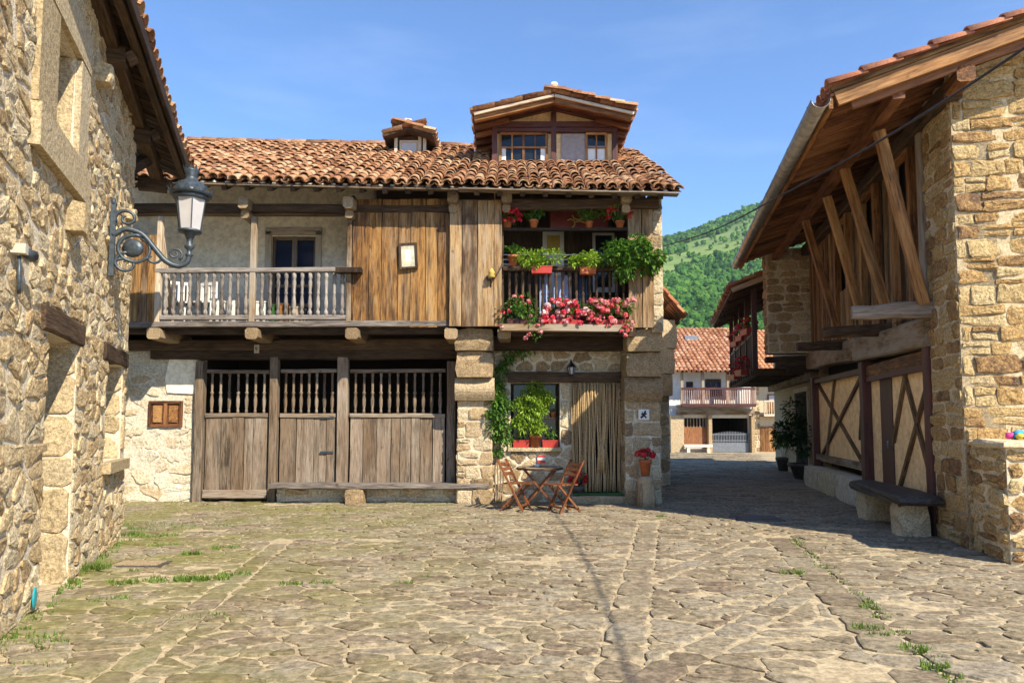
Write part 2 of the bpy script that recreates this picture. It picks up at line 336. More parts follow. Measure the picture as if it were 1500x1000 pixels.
M['leaf_lime'] = leaf_mat('leaf_lime', [(0.10, 0.20, 0.015), (0.26, 0.42, 0.035), (0.44, 0.55, 0.08)])
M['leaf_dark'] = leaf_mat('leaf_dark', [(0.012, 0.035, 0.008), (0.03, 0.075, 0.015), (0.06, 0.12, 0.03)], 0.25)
M['grass'] = leaf_mat('grass', [(0.07, 0.13, 0.02), (0.13, 0.22, 0.03), (0.22, 0.27, 0.06)])
M['fl_red'] = leaf_mat('petal_red', [(0.42, 0.012, 0.018), (0.62, 0.02, 0.03), (0.68, 0.05, 0.06)], 0.25)
M['fl_pink'] = leaf_mat('petal_pink', [(0, (0.62, 0.05, 0.06)), (0.35, (0.68, 0.12, 0.13)), (0.6, (0.72, 0.27, 0.28)), (1, (0.78, 0.42, 0.40))], 0.25)
M['fl_mix'] = leaf_mat('petal_mixed', [(0, (0.62, 0.03, 0.05)), (0.45, (0.66, 0.06, 0.10)), (0.55, (0.75, 0.34, 0.36)), (0.8, (0.78, 0.45, 0.45)), (1, (0.8, 0.68, 0.68))], 0.25)
M['rope'] = plain_mat('rope', (0.50, 0.35, 0.18), 0.85, 0, 0.35, 30, 0.4, 0.2, 0.5)
M['concrete'] = stone_mat('concrete', [(0.40, 0.36, 0.28), (0.50, 0.46, 0.37), (0.46, 0.44, 0.27)], 1.5, 0.2, 0.3, 0.008)
M['yellowish'] = plain_mat('ochre', (0.50, 0.36, 0.08), 0.7)
M['teal'] = plain_mat('teal_enamel', (0.02, 0.30, 0.36), 0.4)
M['black'] = plain_mat('black_enamel', (0.012, 0.012, 0.014), 0.45)
M['redboard'] = plain_mat('red_board', (0.16, 0.02, 0.016), 0.6)
M['cloth_blue'] = plain_mat('cloth_blue', (0.34, 0.40, 0.60), 0.8, 0, 0.15)
M['green_mat'] = plain_mat('green_mat', (0.04, 0.11, 0.03), 0.95, 0, 0.3, 60, 0.4)
M['galv'] = plain_mat('galvanised', (0.20, 0.215, 0.24), 0.45, 0.5)
# ------------------------------------------------------------------ masonry
def clip_half(poly, px, py, nx, ny):
    """keep the side where (p-P).n <= 0"""
    out = []; k = len(poly)
    for i in range(k):
        a = poly[i]; b = poly[(i+1) % k]
        da = (a[0]-px)*nx+(a[1]-py)*ny; db = (b[0]-px)*nx+(b[1]-py)*ny
        if da <= 0: out.append(a)
        if (da < 0 < db) or (db < 0 < da):
            q = da/(da-db); out.append((a[0]+(b[0]-a[0])*q, a[1]+(b[1]-a[1])*q))
    return out
def area(poly):
    return 0.5*sum(poly[i][0]*poly[(i+1) % len(poly)][1]-poly[(i+1) % len(poly)][0]*poly[i][1] for i in range(len(poly)))
def centroid(poly):
    n = len(poly); return (sum(p[0] for p in poly)/n, sum(p[1] for p in poly)/n)
def inset(poly, g):
    out = list(poly); k = len(poly)
    for i in range(k):
        a = poly[i]; b = poly[(i+1) % k]; ex, ey = b[0]-a[0], b[1]-a[1]; L = math.hypot(ex, ey)
        if L < 1e-6: continue
        nx, ny = ey/L, -ex/L
        out = clip_half(out, a[0]-nx*g, a[1]-ny*g, nx, ny)
        if len(out) < 3: return None
    return out
def voronoi(seeds, bound, sx, sy, k=22):
    """cells of seeds in a space scaled by 1/sx, 1/sy, cut to the bound polygon"""
    S = np.array(seeds)/np.array([sx, sy]); n = len(S); cells = []
    for i0 in range(0, n, 500):
        D = ((S[i0:i0+500, None, :]-S[None, :, :])**2).sum(-1)
        nb = np.argsort(D, axis=1)[:, 1:k+1]
        for r in range(nb.shape[0]):
            a = S[i0+r]; poly = [(p[0]/sx, p[1]/sy) for p in bound]
            R2 = None
            for j in nb[r]:
                b = S[j]; dx, dy = b[0]-a[0], b[1]-a[1]
                if R2 is not None and (dx*dx+dy*dy) > 4*R2: break
                poly = clip_half(poly, (a[0]+b[0])/2, (a[1]+b[1])/2, dx, dy)
                if len(poly) < 3: break
                R2 = max((p[0]-a[0])**2+(p[1]-a[1])**2 for p in poly)
            cells.append([(p[0]*sx, p[1]*sy) for p in poly] if len(poly) >= 3 else None)
    return cells
def rubble_cells(u0, u1, v0, v1, w, h, holes=(), jit=0.42, big=0.0):
    seeds = []; v = v0+h*0.4; row = 0
    while v < v1:
        hh = h*R(0.75, 1.3); u = u0+R(0, w)
        while u < u1:
            ww = w*R(0.6, 1.5); pu, pv = u+R(-jit, jit)*w*0.5, v+R(-jit, jit)*h
            if u0 < pu < u1 and v0 < pv < v1 and not any(a < pu < b and c < pv < d for a, b, c, d in holes): seeds.append((pu, pv))
            u += ww
        v += hh
    if big:  # thin out to leave some large stones
        keep = []
        for s in seeds:
            if rnd.random() > big: keep.append(s)
        seeds = keep
    cells = voronoi(seeds, [(u0, v0), (u1, v0), (u1, v1), (u0, v1)], w, h)
    return cut_holes(cells, seeds, holes)
def cut_holes(cells, seeds, holes):
    out = []
    for c, s in zip(cells, seeds):
        if c is None: continue
        for a, b, lo, hi in holes:
            if c and max(p[0] for p in c) > a and min(p[0] for p in c) < b and max(p[1] for p in c) > lo and min(p[1] for p in c) < hi:
                ds = [(a-s[0], (a, 0, 1, 0)), (s[0]-b, (b, 0, -1, 0)), (lo-s[1], (0, lo, 0, 1)), (s[1]-hi, (0, hi, 0, -1))]
                q = max(ds)[1]; c = clip_half(c, *q)
        if c and len(c) >= 3 and abs(area(c)) > 1e-3: out.append(c)
    return out
def course_cells(u0, u1, v0, v1, wr, hr, holes=(), jit=0.018, split=0.15):
    cells = []; seeds = []; v = v0
    while v < v1-0.02:
        h = R(*hr); v2 = min(v+h, v1)
        if v1-v2 < hr[0]*0.5: v2 = v1
        u = u0; w0 = R(0, wr[1]-wr[0])
        while u < u1-0.02:
            w = R(*wr)-(w0 if u == u0 else 0); w = max(w, wr[0]*0.6); u2 = min(u+w, u1)
            if u1-u2 < wr[0]*0.5: u2 = u1
            parts = [(u, u2, v, v2)]
            if rnd.random() < split and (v2-v) > hr[0]*1.05: q = v+(v2-v)*R(0.4, 0.6); parts = [(u, u2, v, q), (u, u2, q, v2)]
            for (a, b, c, d) in parts:
                j = lambda: R(-jit, jit)
                cells.append([(a+j(), c+j()), (b+j(), c+j()), (b+j(), d+j()), (a+j(), d+j())]); seeds.append(((a+b)/2, (c+d)/2))
            u = u2
        v = v2
    keep = [(c, s) for c, s in zip(cells, seeds) if not any(a < s[0] < b and lo < s[1] < hi for a, b, lo, hi in holes)]
    return cut_holes([c for c, s in keep], [s for c, s in keep], holes)

def stone_geo(poly, gap, proud, deep=0.04, flat=0.0, rnd_amt=0.02, soft=0.22):
    """verts (local to the centroid) and faces of one stone standing proud of its bed"""
    if area(poly) < 0: poly = poly[::-1]
    p = inset(poly, gap)
    if not p or len(p) < 3: return None
    q = []; k = len(p)
    for i in range(k):
        a = p[i]; b = p[(i+1) % k]; L = math.hypot(b[0]-a[0], b[1]-a[1])
        if L < 0.015: q.append(((a[0]+b[0])/2, (a[1]+b[1])/2)); continue
        c = min(soft, 0.06/L) if flat else soft
        q.append((a[0]+(b[0]-a[0])*c, a[1]+(b[1]-a[1])*c))
        if L > 0.13: m_ = R(0.38, 0.62); w_ = R(-0.3, 1.0)*min(0.012, L*0.05); q.append((a[0]+(b[0]-a[0])*m_-(b[1]-a[1])/L*w_, a[1]+(b[1]-a[1])*m_+(b[0]-a[0])/L*w_))
        q.append((b[0]+(a[0]-b[0])*c, b[1]+(a[1]-b[1])*c))
    if len(q) < 3: return None
    cx, cy = centroid(q); n = len(q)
    size = math.sqrt(abs(area(q)))
    if size < 0.03: return None
    pr = proud*R(0.55, 1.35); tx, ty = R(-0.12, 0.12)*(1-flat), R(-0.12, 0.12)*(1-flat)
    vs = []
    for (x, y) in q: vs.append((x-cx, y-cy, -deep))
    rj = rnd_amt*min(1, size/0.25)
    edge = []
    for (x, y) in q:
        dx, dy = x-cx+R(-rj, rj), y-cy+R(-rj, rj); edge.append((dx, dy)); vs.append((dx*0.985, dy*0.985, pr*(R(0.45, 0.8) if not flat else 0.7)+dx*tx+dy*ty))
    s2 = 1-min(0.3, (0.024 if not flat else 0.018)/max(size*0.5, 0.05))
    for (dx, dy) in edge: vs.append((dx*s2, dy*s2, pr*(R(0.7, 1.2) if not flat else R(0.85, 1.1))+dx*tx+dy*ty))
    fs = [(r*n+i, r*n+(i+1) % n, (r+1)*n+(i+1) % n, (r+1)*n+i) for r in range(2) for i in range(n)]
    if flat:
        fs.append(tuple(range(2*n, 3*n)))
    else:
        for (dx, dy) in edge: vs.append((dx*0.45+R(-rj, rj), dy*0.45+R(-rj, rj), pr*R(0.75, 1.45)+(dx*tx+dy*ty)*0.5))
        fs += [(2*n+i, 2*n+(i+1) % n, 3*n+(i+1) % n, 3*n+i) for i in range(n)]
        fs.append(tuple(range(3*n, 4*n)))
    return (cx, cy), vs, fs, size
def lay_stones(F, cells, mat, parent, name='stone', gap=0.015, proud=0.03, deep=0.03, flat=0.0, limit=300, rnd_amt=0.02, zfun=None, minpx=9.0, restname=None, soft=0.22, smooth=False):
    geos = []
    for c in cells:
        g = stone_geo(c, gap, proud, deep, flat, rnd_amt, soft)
        if g is None: continue
        (cx, cy), vs, fs, size = g; P = F @ Vector((cx, cy, 0)); pr = proj(P); scr = 0
        if pr and -30 < pr[0] < 1530 and -30 < pr[1] < 1030:
            nrm = (F.to_3x3() @ Vector((0, 0, 1))); vdir = (P-Vector((0, 0, EYE))).normalized()
            scr = FPX*size/pr[2]*math.sqrt(max(0.02, abs(nrm.dot(vdir))))
        geos.append((scr, P, (cx, cy), vs, fs))
    order = sorted(range(len(geos)), key=lambda i: -geos[i][0]); single = set(i for i in order[:limit] if geos[i][0] >= minpx)
    rest = MB()
    for i, (scr, P, (cx, cy), vs, fs) in enumerate(geos):
        dz = zfun(cx, cy) if zfun else 0.0
        if i in single:
            mb = MB(); mb.add(vs, fs, None, 0, smooth); Mx = F @ Matrix.Translation((cx, cy, dz)); mb.build(name, mat, parent, Mx)
        else:
            rest.add([(a+cx, b+cy, c+dz) for a, b, c in vs], fs, None, 0, smooth)
    if rest.v:
        o = rest.build(restname or name+'s', mat, parent, F); tag(o, kind='stuff')

# ------------------------------------------------------------------ roof tiles
def tile_mesh(name, mat, r0=0.105, r1=0.08, L=0.46, th=0.016, n=6, up=True):
    mb = MB(); vs = []
    for (r, y, dz) in ((r0, 0, 0.0), (r1, L, 0.0)):
        for off in (0, -th):
            for j in range(n+1):
                a = math.pi*j/n; x = (r+off)*math.cos(a); z = (r+off)*math.sin(a)
                z = z*0.9 if up else -z*0.75
                vs.append((x+R(-.003, .003), y, z+dz))
    k = n+1; fs = []
    for j in range(n):
        fs += [(j, j+1, 2*k+j+1, 2*k+j), (k+j, 3*k+j, 3*k+j+1, k+j+1), (j, k+j, k+j+1, j+1)]
    mb.add(vs, fs if not up else [tuple(reversed(f)) for f in fs], 0.0, 0, True)
    # keep the cut lip crisp
    for i in range(len(mb.s)): mb.s[i] = (i % 3) != 2
    return mb.mesh(name, mat)
def roof_frame(o, u, w):
    u = Vector(u).normalized(); w = Vector(w).normalized(); n = u.cross(w).normalized()
    Mx = Matrix.Identity(4)
    for i in range(3): Mx[i][0] = u[i]; Mx[i][1] = w[i]; Mx[i][2] = n[i]; Mx[i][3] = o[i]
    return Mx
def tile_roof(parent, F, width, length, mat, pitch=0.215, expo=0.34, limit=300, jit=1.0, skip=None, und=None, name='roof_tile', r=0.105, minpx=8.0, chan=True, force=None):
    k = pitch/0.215
    covers = [tile_mesh('roof_tile', mat, r*k*R(0.95, 1.05), 0.078*k, 0.46) for _ in range(3)]
    chans = [tile_mesh('roof_tile', mat, 0.085*k, r*k, 0.46, up=False) for _ in range(2)] if chan else []
    items = []
    nc = int(width/pitch); nr = int(length/expo)
    for c in range(nc+1):
        cj = R(-0.02, 0.02)*jit
        for q in range(nr+1):
            for kind in ((0, 1) if chan else (0,)):
                u = c*pitch+(pitch/2 if kind else 0)+cj+R(-0.012, 0.012)*jit; w = q*expo+R(-0.035, 0.035)*jit-(0.03 if kind == 0 else 0.0)
                if u > width or (skip and skip(u, w)): continue
                h = (und(u, w) if und else 0)+(0.045+R(0, 0.012)*jit if kind == 0 else 0.075)
                # each tile's tail rests on the one below
                T = F @ Matrix.Translation((u, w, h)) @ Matrix.Rotation(R(-0.05, 0.05)*jit, 4, 'Z') @ Matrix.Rotation(-0.055+R(-0.025, 0.025)*jit, 4, 'X') @ Matrix.Rotation(R(-0.05, 0.05)*jit, 4, 'Y')
                P = T.translation; pr = proj(P); scr = 0
                if pr and -20 < pr[0] < 1520 and -20 < pr[1] < 1020: scr = FPX*0.2/pr[2]*(1.0 if kind == 0 else (1.0 if q == 0 else 0.5))
                items.append((scr, T, rnd.choice(chans if kind else covers)))
    order = sorted(range(len(items)), key=lambda i: -items[i][0]); single = set(i for i in order[:limit] if items[i][0] >= minpx)
    rest = MB(); cache = {}
    for i, (scr, T, me) in enumerate(items):
        if i in single: put(name, me, parent, T)
        else:
            if me.name not in cache: cache[me.name] = ([v.co.copy() for v in me.vertices], [tuple(p.vertices) for p in me.polygons])
            vs, fs = cache[me.name]; rest.add([tuple(T @ v) for v in vs], fs, None, 0, True)
    if rest.v: tag(rest.build('roof_tiles', mat, parent), kind='stuff')

def plank_wall(F, u0, u1, v0, v1, mat, parent, wr=(0.14, 0.26), t=0.03, holes=(), name='plank', jit=0.004, ragged=0.0, gap=0.012, dep=0.0):
    """upright planks, each its own board"""
    u = u0
    while u < u1-0.02:
        u2 = min(u+R(*wr), u1)
        if u1-u2 < wr[0]*0.5: u2 = u1
        spans = [(v0-R(0, ragged), v1+R(0, ragged*0.3))]
        for a, b, lo, hi in holes:
            if a < (u+u2)/2 < b:
                ns = []
                for s in spans:
                    if s[0] < lo: ns.append((s[0], min(lo, s[1])))
                    if s[1] > hi: ns.append((max(hi, s[0]), s[1]))
                spans = ns
        for (a, b) in spans:
            d = dep+R(-0.012, 0.012)
            p0 = F @ Vector(((u+u2)/2, a, d)); p1 = F @ Vector(((u+u2)/2+R(-jit, jit), b, d))
            beam(name, p0, p1, u2-u-gap, t, mat, parent, up=F.to_3x3() @ Vector((0, 0, 1)), seg=3, jit=jit)
        u = u2

_bal = {}
def baluster(name, p, h, r, mat, parent, kind=0):
    key = (round(h, 2), round(r, 3), mat.name, kind)
    if key not in _bal:
        prof = [(1.0, 0), (1.0, .10), (.62, .12), (.62, .16), (.95, .20), (1.0, .28), (.72, .42), (.58, .50), (.95, .53), (.58, .56), (.78, .68), (.95, .78), (.62, .86), (.95, .89), (.95, 1.0)]
        if kind == 1: prof = [(.8, 0), (.8, .08), (.55, .1), (.95, .2), (1.05, .34), (.6, .47), (1.0, .49), (1.0, .52), (.6, .54), (.75, .75), (.55, .9), (.8, .92), (.8, 1.0)]
        _bal[key] = MB().lathe([(a*r, b*h) for a, b in prof], 8, tint=0.5).mesh(name, mat)
    return put(name, _bal[key], parent, Matrix.Translation(Vector(p)) @ Matrix.Rotation(R(0, 6), 4, 'Z'))

# ------------------------------------------------------------------ foliage
def leaf(mb, p, d, L, w, droop=0.3, tint=None, mi=0):
    d = Vector(d).normalized(); s = d.cross(Vector((0, 0, 1)))
    if s.length < 1e-3: s = Vector((1, 0, 0))
    s = (s.normalized()+Vector((R(-.5, .5), R(-.5, .5), R(-.5, .5)))).normalized(); p = Vector(p)
    m = p+d*L*0.5; e = p+d*L-Vector((0, 0, droop*L))
    mb.add([tuple(p), tuple(m-s*w/2), tuple(e), tuple(m+s*w/2)], [(0, 1, 2, 3)] if droop < 0.05 else [(0, 1, 2), (0, 2, 3)], tint, mi)
def rdir(zmin=-1.0):
    while True:
        v = Vector((R(-1, 1), R(-1, 1), R(-1, 1)))
        if 0.1 < v.length < 1 and v.normalized().z >= zmin: return v.normalized()
def leaf_cloud(mb, c, r, n, size, clumps=6, zmin=-0.4, droop=0.3, mi=0, fill=0.55):
    """leaves gathered in clumps through a volume, light and dark masses"""
    c = Vector(c); r = Vector(r) if isinstance(r, (tuple, list)) else Vector((r, r, r))
    cl = [(Vector([a*b for a, b in zip(rdir(zmin), r)])*R(0.35, 0.9), R(0.3, fill)) for _ in range(clumps)]
    for i in range(n):
        o, k = cl[i % clumps]; d = rdir(); q = R(0.5, 1.0)
        p = c+o+Vector((d.x*r.x, d.y*r.y, d.z*r.z))*k*q
        leaf(mb, p, (d+Vector((0, 0, 0.25))+rdir()*0.5), size*R(0.7, 1.3), size*R(0.45, 0.75), droop, None, mi)
def flower_heads(mb, pts, size, mi=0, petals=14):
    for p in pts:
        t = rnd.random(); p = Vector(p)
        for k in range(petals):
            d = rdir(-0.5); a = d.orthogonal().normalized(); b = d.cross(a); q = p+d*size*0.5*R(0.7, 1.0); s = size*R(0.22, 0.34)
            mb.add([tuple(q-a*s), tuple(q-b*s+d*s*.3), tuple(q+a*s), tuple(q+b*s+d*s*.3)], [(0, 1, 2, 3)], (t+R(-.06, .06)) % 1, mi)
def pot_geo(mb, c, r, h, mi=0, rim=True):
    p = [(r*0.66, 0), (r*0.90, h*0.78), (r*1.02, h*0.79), (r*1.04, h), (r*0.9, h), (r*0.86, h*0.84)]
    mb.lathe(p, 12, c, 0.4, mi)
def potted(name, c, r, h, label, cat='plant pot', potmat='terracotta', leafmat='leaf', leaves=120, lr=(0.2, 0.2, 0.18), lsize=0.06, flowers=0, flmat='fl_red', fsize=0.05, group=None, droop=0.3, blades=0, box=None, lift=0.6):
    t = thing(name, c, label, cat, group); c = Vector(c); mb = MB()
    if box:
        bx, by = box
        mb.add([(-bx*.94, -by*.85, 0), (bx*.94, -by*.85, 0), (bx*.94, by*.85, 0), (-bx*.94, by*.85, 0), (-bx, -by, h), (bx, -by, h), (bx, by, h), (-bx, by, h),
                (-bx*.93, -by*.86, h), (bx*.93, -by*.86, h), (bx*.93, by*.86, h), (-bx*.93, by*.86, h), (-bx*.9, -by*.8, h*.8), (bx*.9, -by*.8, h*.8), (bx*.9, by*.8, h*.8), (-bx*.9, by*.8, h*.8)],
               [(3,2,1,0),(0,1,5,4),(1,2,6,5),(2,3,7,6),(3,0,4,7),(4,5,9,8),(5,6,10,9),(6,7,11,10),(7,4,8,11),(8,9,13,12),(9,10,14,13),(10,11,15,14),(11,8,12,15)], 0.4)
        mb.box((-bx*1.02, -by*1.04, h*0.86), (bx*1.02, -by*1.0, h*0.99), 0.4)
    else: pot_geo(mb, (0, 0, 0), r, h)
    mb.build('pot', M[potmat], t, Matrix.Translation(c))
    sb = MB()
    if box: sb.add([(-box[0]*.9, -box[1]*.8, h*.82), (box[0]*.9, -box[1]*.8, h*.82), (box[0]*.9, box[1]*.8, h*.82), (-box[0]*.9, box[1]*.8, h*.82)], [(0, 1, 2, 3)])
    else: sb.lathe([(r*0.86, h*0.86), (0.001, h*0.88)], 12, cap=False)
    sb.build('soil', M['soil'], t, Matrix.Translation(c))
    lb = MB()
    if leaves: leaf_cloud(lb, (0, 0, h+lr[2]*lift), lr, leaves, lsize, 7, -0.3, droop)
    for i in range(blades):
        a = R(0, 6.28); d = Vector((math.cos(a)*R(.3, 1), math.sin(a)*R(.3, 1), R(.6, 1.4))).normalized(); L = lsize*R(2.5, 4.5); s = Vector((-math.sin(a), math.cos(a), 0))*lsize*0.16; p = Vector((0, 0, h*.85))
        q1 = p+d*L*.6; q2 = q1+Vector((d.x, d.y, -0.1))*L*.45
        lb.add([tuple(p-s*.6), tuple(p+s*.6), tuple(q1+s), tuple(q1-s), tuple(q2)], [(0, 1, 2, 3), (3, 2, 4)])
    for i in range(5):
        e = Vector((R(-.6, .6)*lr[0], R(-.6, .6)*lr[1], h+lr[2]*R(.4, 1))); lb.tube([(R(-.02, .02), R(-.02, .02), h*.8), tuple(e*0.5+Vector((0, 0, h*.4))), tuple(e)], 0.006, 4, 0.2)
    lb.build('foliage', M[leafmat], t, Matrix.Translation(c))
    if flowers:
        fb = MB(); pts = []
        for i in range(flowers):
            d = rdir(-0.45); pts.append((d.x*lr[0]*R(.8, 1.05), -abs(d.y)*lr[1]*R(.5, 1.1) if rnd.random() < .75 else d.y*lr[1], h+lr[2]*lift+d.z*lr[2]*R(.8, 1.15)))
        flower_heads(fb, pts, fsize); fb.build('blossoms', M[flmat], t, Matrix.Translation(c))
    return t
def holed_wall(F, u0, u1, v0, v1, holes, thick, mat, name, parent, mi=0):
    us = sorted(set([u0, u1]+[min(max(x, u0), u1) for h in holes for x in h[:2]])); vs_ = sorted(set([v0, v1]+[min(max(x, v0), v1) for h in holes for x in h[2:]]))
    solid = lambda i, j: 0 <= i < len(us)-1 and 0 <= j < len(vs_)-1 and not any(a < (us[i]+us[i+1])/2 < b and c < (vs_[j]+vs_[j+1])/2 < d for a, b, c, d in holes)
    mb = MB()
    for i in range(len(us)-1):
        for j in range(len(vs_)-1):
            if not solid(i, j): continue
            a, b, c, d = us[i], us[i+1], vs_[j], vs_[j+1]; t = -thick
            mb.add([(a,c,0),(b,c,0),(b,d,0),(a,d,0)], [(0,1,2,3)], 0.5); mb.add([(a,c,t),(b,c,t),(b,d,t),(a,d,t)], [(3,2,1,0)], 0.5)
            if not solid(i-1, j): mb.add([(a,c,0),(a,d,0),(a,d,t),(a,c,t)], [(0,1,2,3)], 0.5)
            if not solid(i+1, j): mb.add([(b,c,0),(b,d,0),(b,d,t),(b,c,t)], [(3,2,1,0)], 0.5)
            if not solid(i, j-1): mb.add([(a,c,0),(b,c,0),(b,c,t),(a,c,t)], [(3,2,1,0)], 0.5)
            if not solid(i, j+1): mb.add([(a,d,0),(b,d,0),(b,d,t),(a,d,t)], [(0,1,2,3)], 0.5)
    return mb.build(name, mat, parent, F)
def sheet(name, pts, mat, parent=None, thick=0.0):
    mb = MB(); n = len(pts); mb.add([tuple(p) for p in pts], [tuple(range(n))], 0.5)
    return mb.build(name, mat, parent)

# ------------------------------------------------------------------ ground
mb = MB(); mb.add([(-900, -60, 0), (900, -60, 0), (900, 1200, 0), (-900, 1200, 0)], [(0, 1, 2, 3)], 0.5)
ground = mb.build('ground', M['joint']); tag(ground, 'cobbled village square paved with flat stones in pale mortar', kind='structure')
FG = frame((0, 0, 0), (1, 0, 0), v=(0, 1, 0))
strips = [(G(950, 765), G(903, 1000), 0.30), (G(1140, 788), G(1352, 1000), 0.34), (G(1112, 786), G(962, 846), 0.22), (G(1192, 860), G(1015, 960), 0.26), (G(410, 796), G(212, 958), 0.24)]
strips = [(Vector((a.x, a.y)), Vector((b.x, b.y))+(Vector((b.x-a.x, b.y-a.y)).normalized()*1.2 if b.y < 5 else Vector((0, 0))), w) for a, b, w in strips]
def strip_pos(x, y, s):
    a, b, w = s; d = (b-a); L = d.length; d = d/L; r = Vector((x, y))-a; return r.dot(d), r.x*d.y-r.y*d.x, L
def on_ground(x, y):
    if y < 14.1 and x < -3.58-0.3514*(y-5.13)-0.15 and y < 10.2: return False
    if y > 13.95 and x < 2.9: return False
    if x > 5.45+0.25*(y-8.66)+0.1 and y > 7.7: return False
    return True
seeds = []
y = 2.6
while y < 36.5:
    h = 0.155 if y < 15 else 0.28
    x0, x1 = (-0.76*y-0.6, 0.76*y+0.8) if y < 14.5 else (2.4, 0.29*y+3.2)
    x = x0
    while x < x1:
        w = (0.255 if y < 15 else 0.44)*R(0.5, 1.7)
        px, py = x+R(-.08, .08), y+R(-.5, .5)*h
        if rnd.random() < .1: x += w; continue
        if on_ground(px, py) and not any(-0.03 < q[0] < q[2]+0.03 and abs(q[1]) < s[2]/2+0.0 for s in strips for q in [strip_pos(px, py, s)]): seeds.append((px, py))
        x += w
    y += h*R(0.8, 1.25)
cells = voronoi(seeds, [(-13, 2.2), (14, 2.2), (14, 37.5), (-13, 37.5)], 0.36, 0.21, 20)
gc = []
for c, s in zip(cells, seeds):
    if not c: continue
    for st in strips:
        t, q, L = strip_pos(s[0], s[1], st)
        if -0.3 < t < L+0.3 and abs(q) < st[2]/2+0.7:
            a, b, w = st; d = (b-a).normalized(); sg = 1 if q > 0 else -1; nx, ny = -d.y*sg, d.x*sg
            c = clip_half(c, a.x-nx*(w/2-.002), a.y-ny*(w/2-.002), nx, ny)
            if len(c) < 3: break
    if len(c) >= 3 and area(c) > 0.006 and max(p[0] for p in c)-min(p[0] for p in c) < 1.6 and max(p[1] for p in c)-min(p[1] for p in c) < 1.3: gc.append(c)
for a, b, w in strips:
    d = (b-a); L = d.length; d /= L; nrm = Vector((-d.y, d.x)); t = 0
    while t < L:
        l = R(0.28, 0.62); e = min(t+l, L)
        gc.append([tuple(a+d*t+nrm*w*0.5+Vector((R(-.015, .015), 0))), tuple(a+d*t-nrm*w*.5), tuple(a+d*e-nrm*w*.5+Vector((R(-.015, .015), 0))), tuple(a+d*e+nrm*w*.5)]); t = e
gz = lambda x, y: 0.012*vnoise((x, y, 0), 0.8)+R(-0.007, 0.007)
lay_stones(FG, gc, M['paving'], ground, 'paving_stone', 0.0115, 0.013, 0.03, flat=1.0, limit=300, rnd_amt=0.022, zfun=gz, minpx=9, restname='paving_stones')

# grass and weeds in the joints
gb = MB()
def tuft(x, y, r, n, h):
    for _ in range(n):
        a = R(0, 6.28); q = r*math.sqrt(rnd.random()); p = Vector((x+q*math.cos(a)*1.6, y+q*math.sin(a), 0.0)); d = Vector((R(-.6, .6), R(-.6, .6), 1)).normalized(); s = Vector((math.cos(a), math.sin(a), 0))*0.008
        e = p+d*h*R(.5, 1.2); gb.add([tuple(p-s), tuple(p+s), tuple(e)], [(0, 1, 2)])
for (px, py, r, n, h) in ((128, 836, .14, 260, .12), (280, 850, .10, 140, .07), (180, 855, .10, 110, .06), (250, 849, .16, 130, .05), (310, 848, .12, 110, .06), (345, 842, .1, 80, .05), (425, 856, .07, 60, .05), (470, 855, .07, 60, .05), (590, 855, .06, 50, .04),
        (280, 813, .07, 70, .08), (187, 784, .12, 120, .08), (240, 800, .12, 90, .05), (330, 803, .12, 90, .05), (205, 770, .3, 160, .06), (300, 770, .3, 120, .05), (1160, 840, .08, 90, .06), (1270, 922, .08, 90, .06), (1285, 933, .05, 40, .05), (1340, 955, .06, 70, .07), (1370, 980, .06, 60, .06), (1275, 892, .06, 50, .05), (10, 945, .25, 200, .06), (225, 785, .2, 120, .05), (968, 757, .05, 40, .06), (160, 880, .12, 70, .05), (235, 775, .3, 150, .05), (300, 905, .12, 60, .04)):
    g = G(px, py); tuft(g.x, g.y, r, n, h)
for _ in range(260):
    x, y = R(-6, -0.5), R(4.5, 13.3)
    if vnoise((x, y, 3), 0.55) > 0.02 and on_ground(x-.1, y): tuft(x, y, R(.03, .10), int(R(8, 26)), R(.02, .045))
for _ in range(60):
    s = strips[1]; t = rnd.random(); p = s[0]+(s[1]-s[0])*t; tuft(p.x+s[2]*.55+R(-.03, .03), p.y, .05, 12, .04)
for _ in range(70):
    s_ = R(-1.5, 4.7); p = Vector((-3.58, 5.13, 0))+Vector((-0.3315, 0.9435, 0))*s_+Vector((0.9435, 0.3315, 0))*R(.04, .12); tuft(p.x, p.y, R(.02, .06), int(R(5, 16)), R(.03, .08))
for _ in range(60): tuft(R(-7.2, -0.6), 13.78+R(-.08, .03), R(.02, .06), int(R(4, 12)), R(.02, .05))
gr = gb.build('grass', M['grass']); tag(gr, 'green grass tufts growing between the paving stones', 'grass', kind='stuff')
# cast-iron covers let into the paving
def cover(px, py, w, l, label, mm='iron'):
    g = G(px, py); t = thing('drain_cover', (g.x, g.y, 0), label, 'drain cover'); mb = MB(); mb.box((-w/2, -l/2, 0.004), (w/2, l/2, 0.026), .5); mb.build('rim', M['slab_dark'], t, Matrix.Translation((g.x, g.y, 0)))
    mb = MB()
    for i in range(5): mb.box((-w*.42, -l*.4+i*l*.17, 0.0265), (w*.42, -l*.4+i*l*.17+l*.1, 0.034), .3)
    mb.build('grate', M[mm], t, Matrix.Translation((g.x, g.y, 0)))
cover(1108, 760, 0.7, 0.6, 'dark iron drain cover in the shaded paving of the lane')
cover(205, 828, 0.55, 0.3, 'narrow brown drain cover in mossy paving near the foot of the rubble wall', 'w_end')

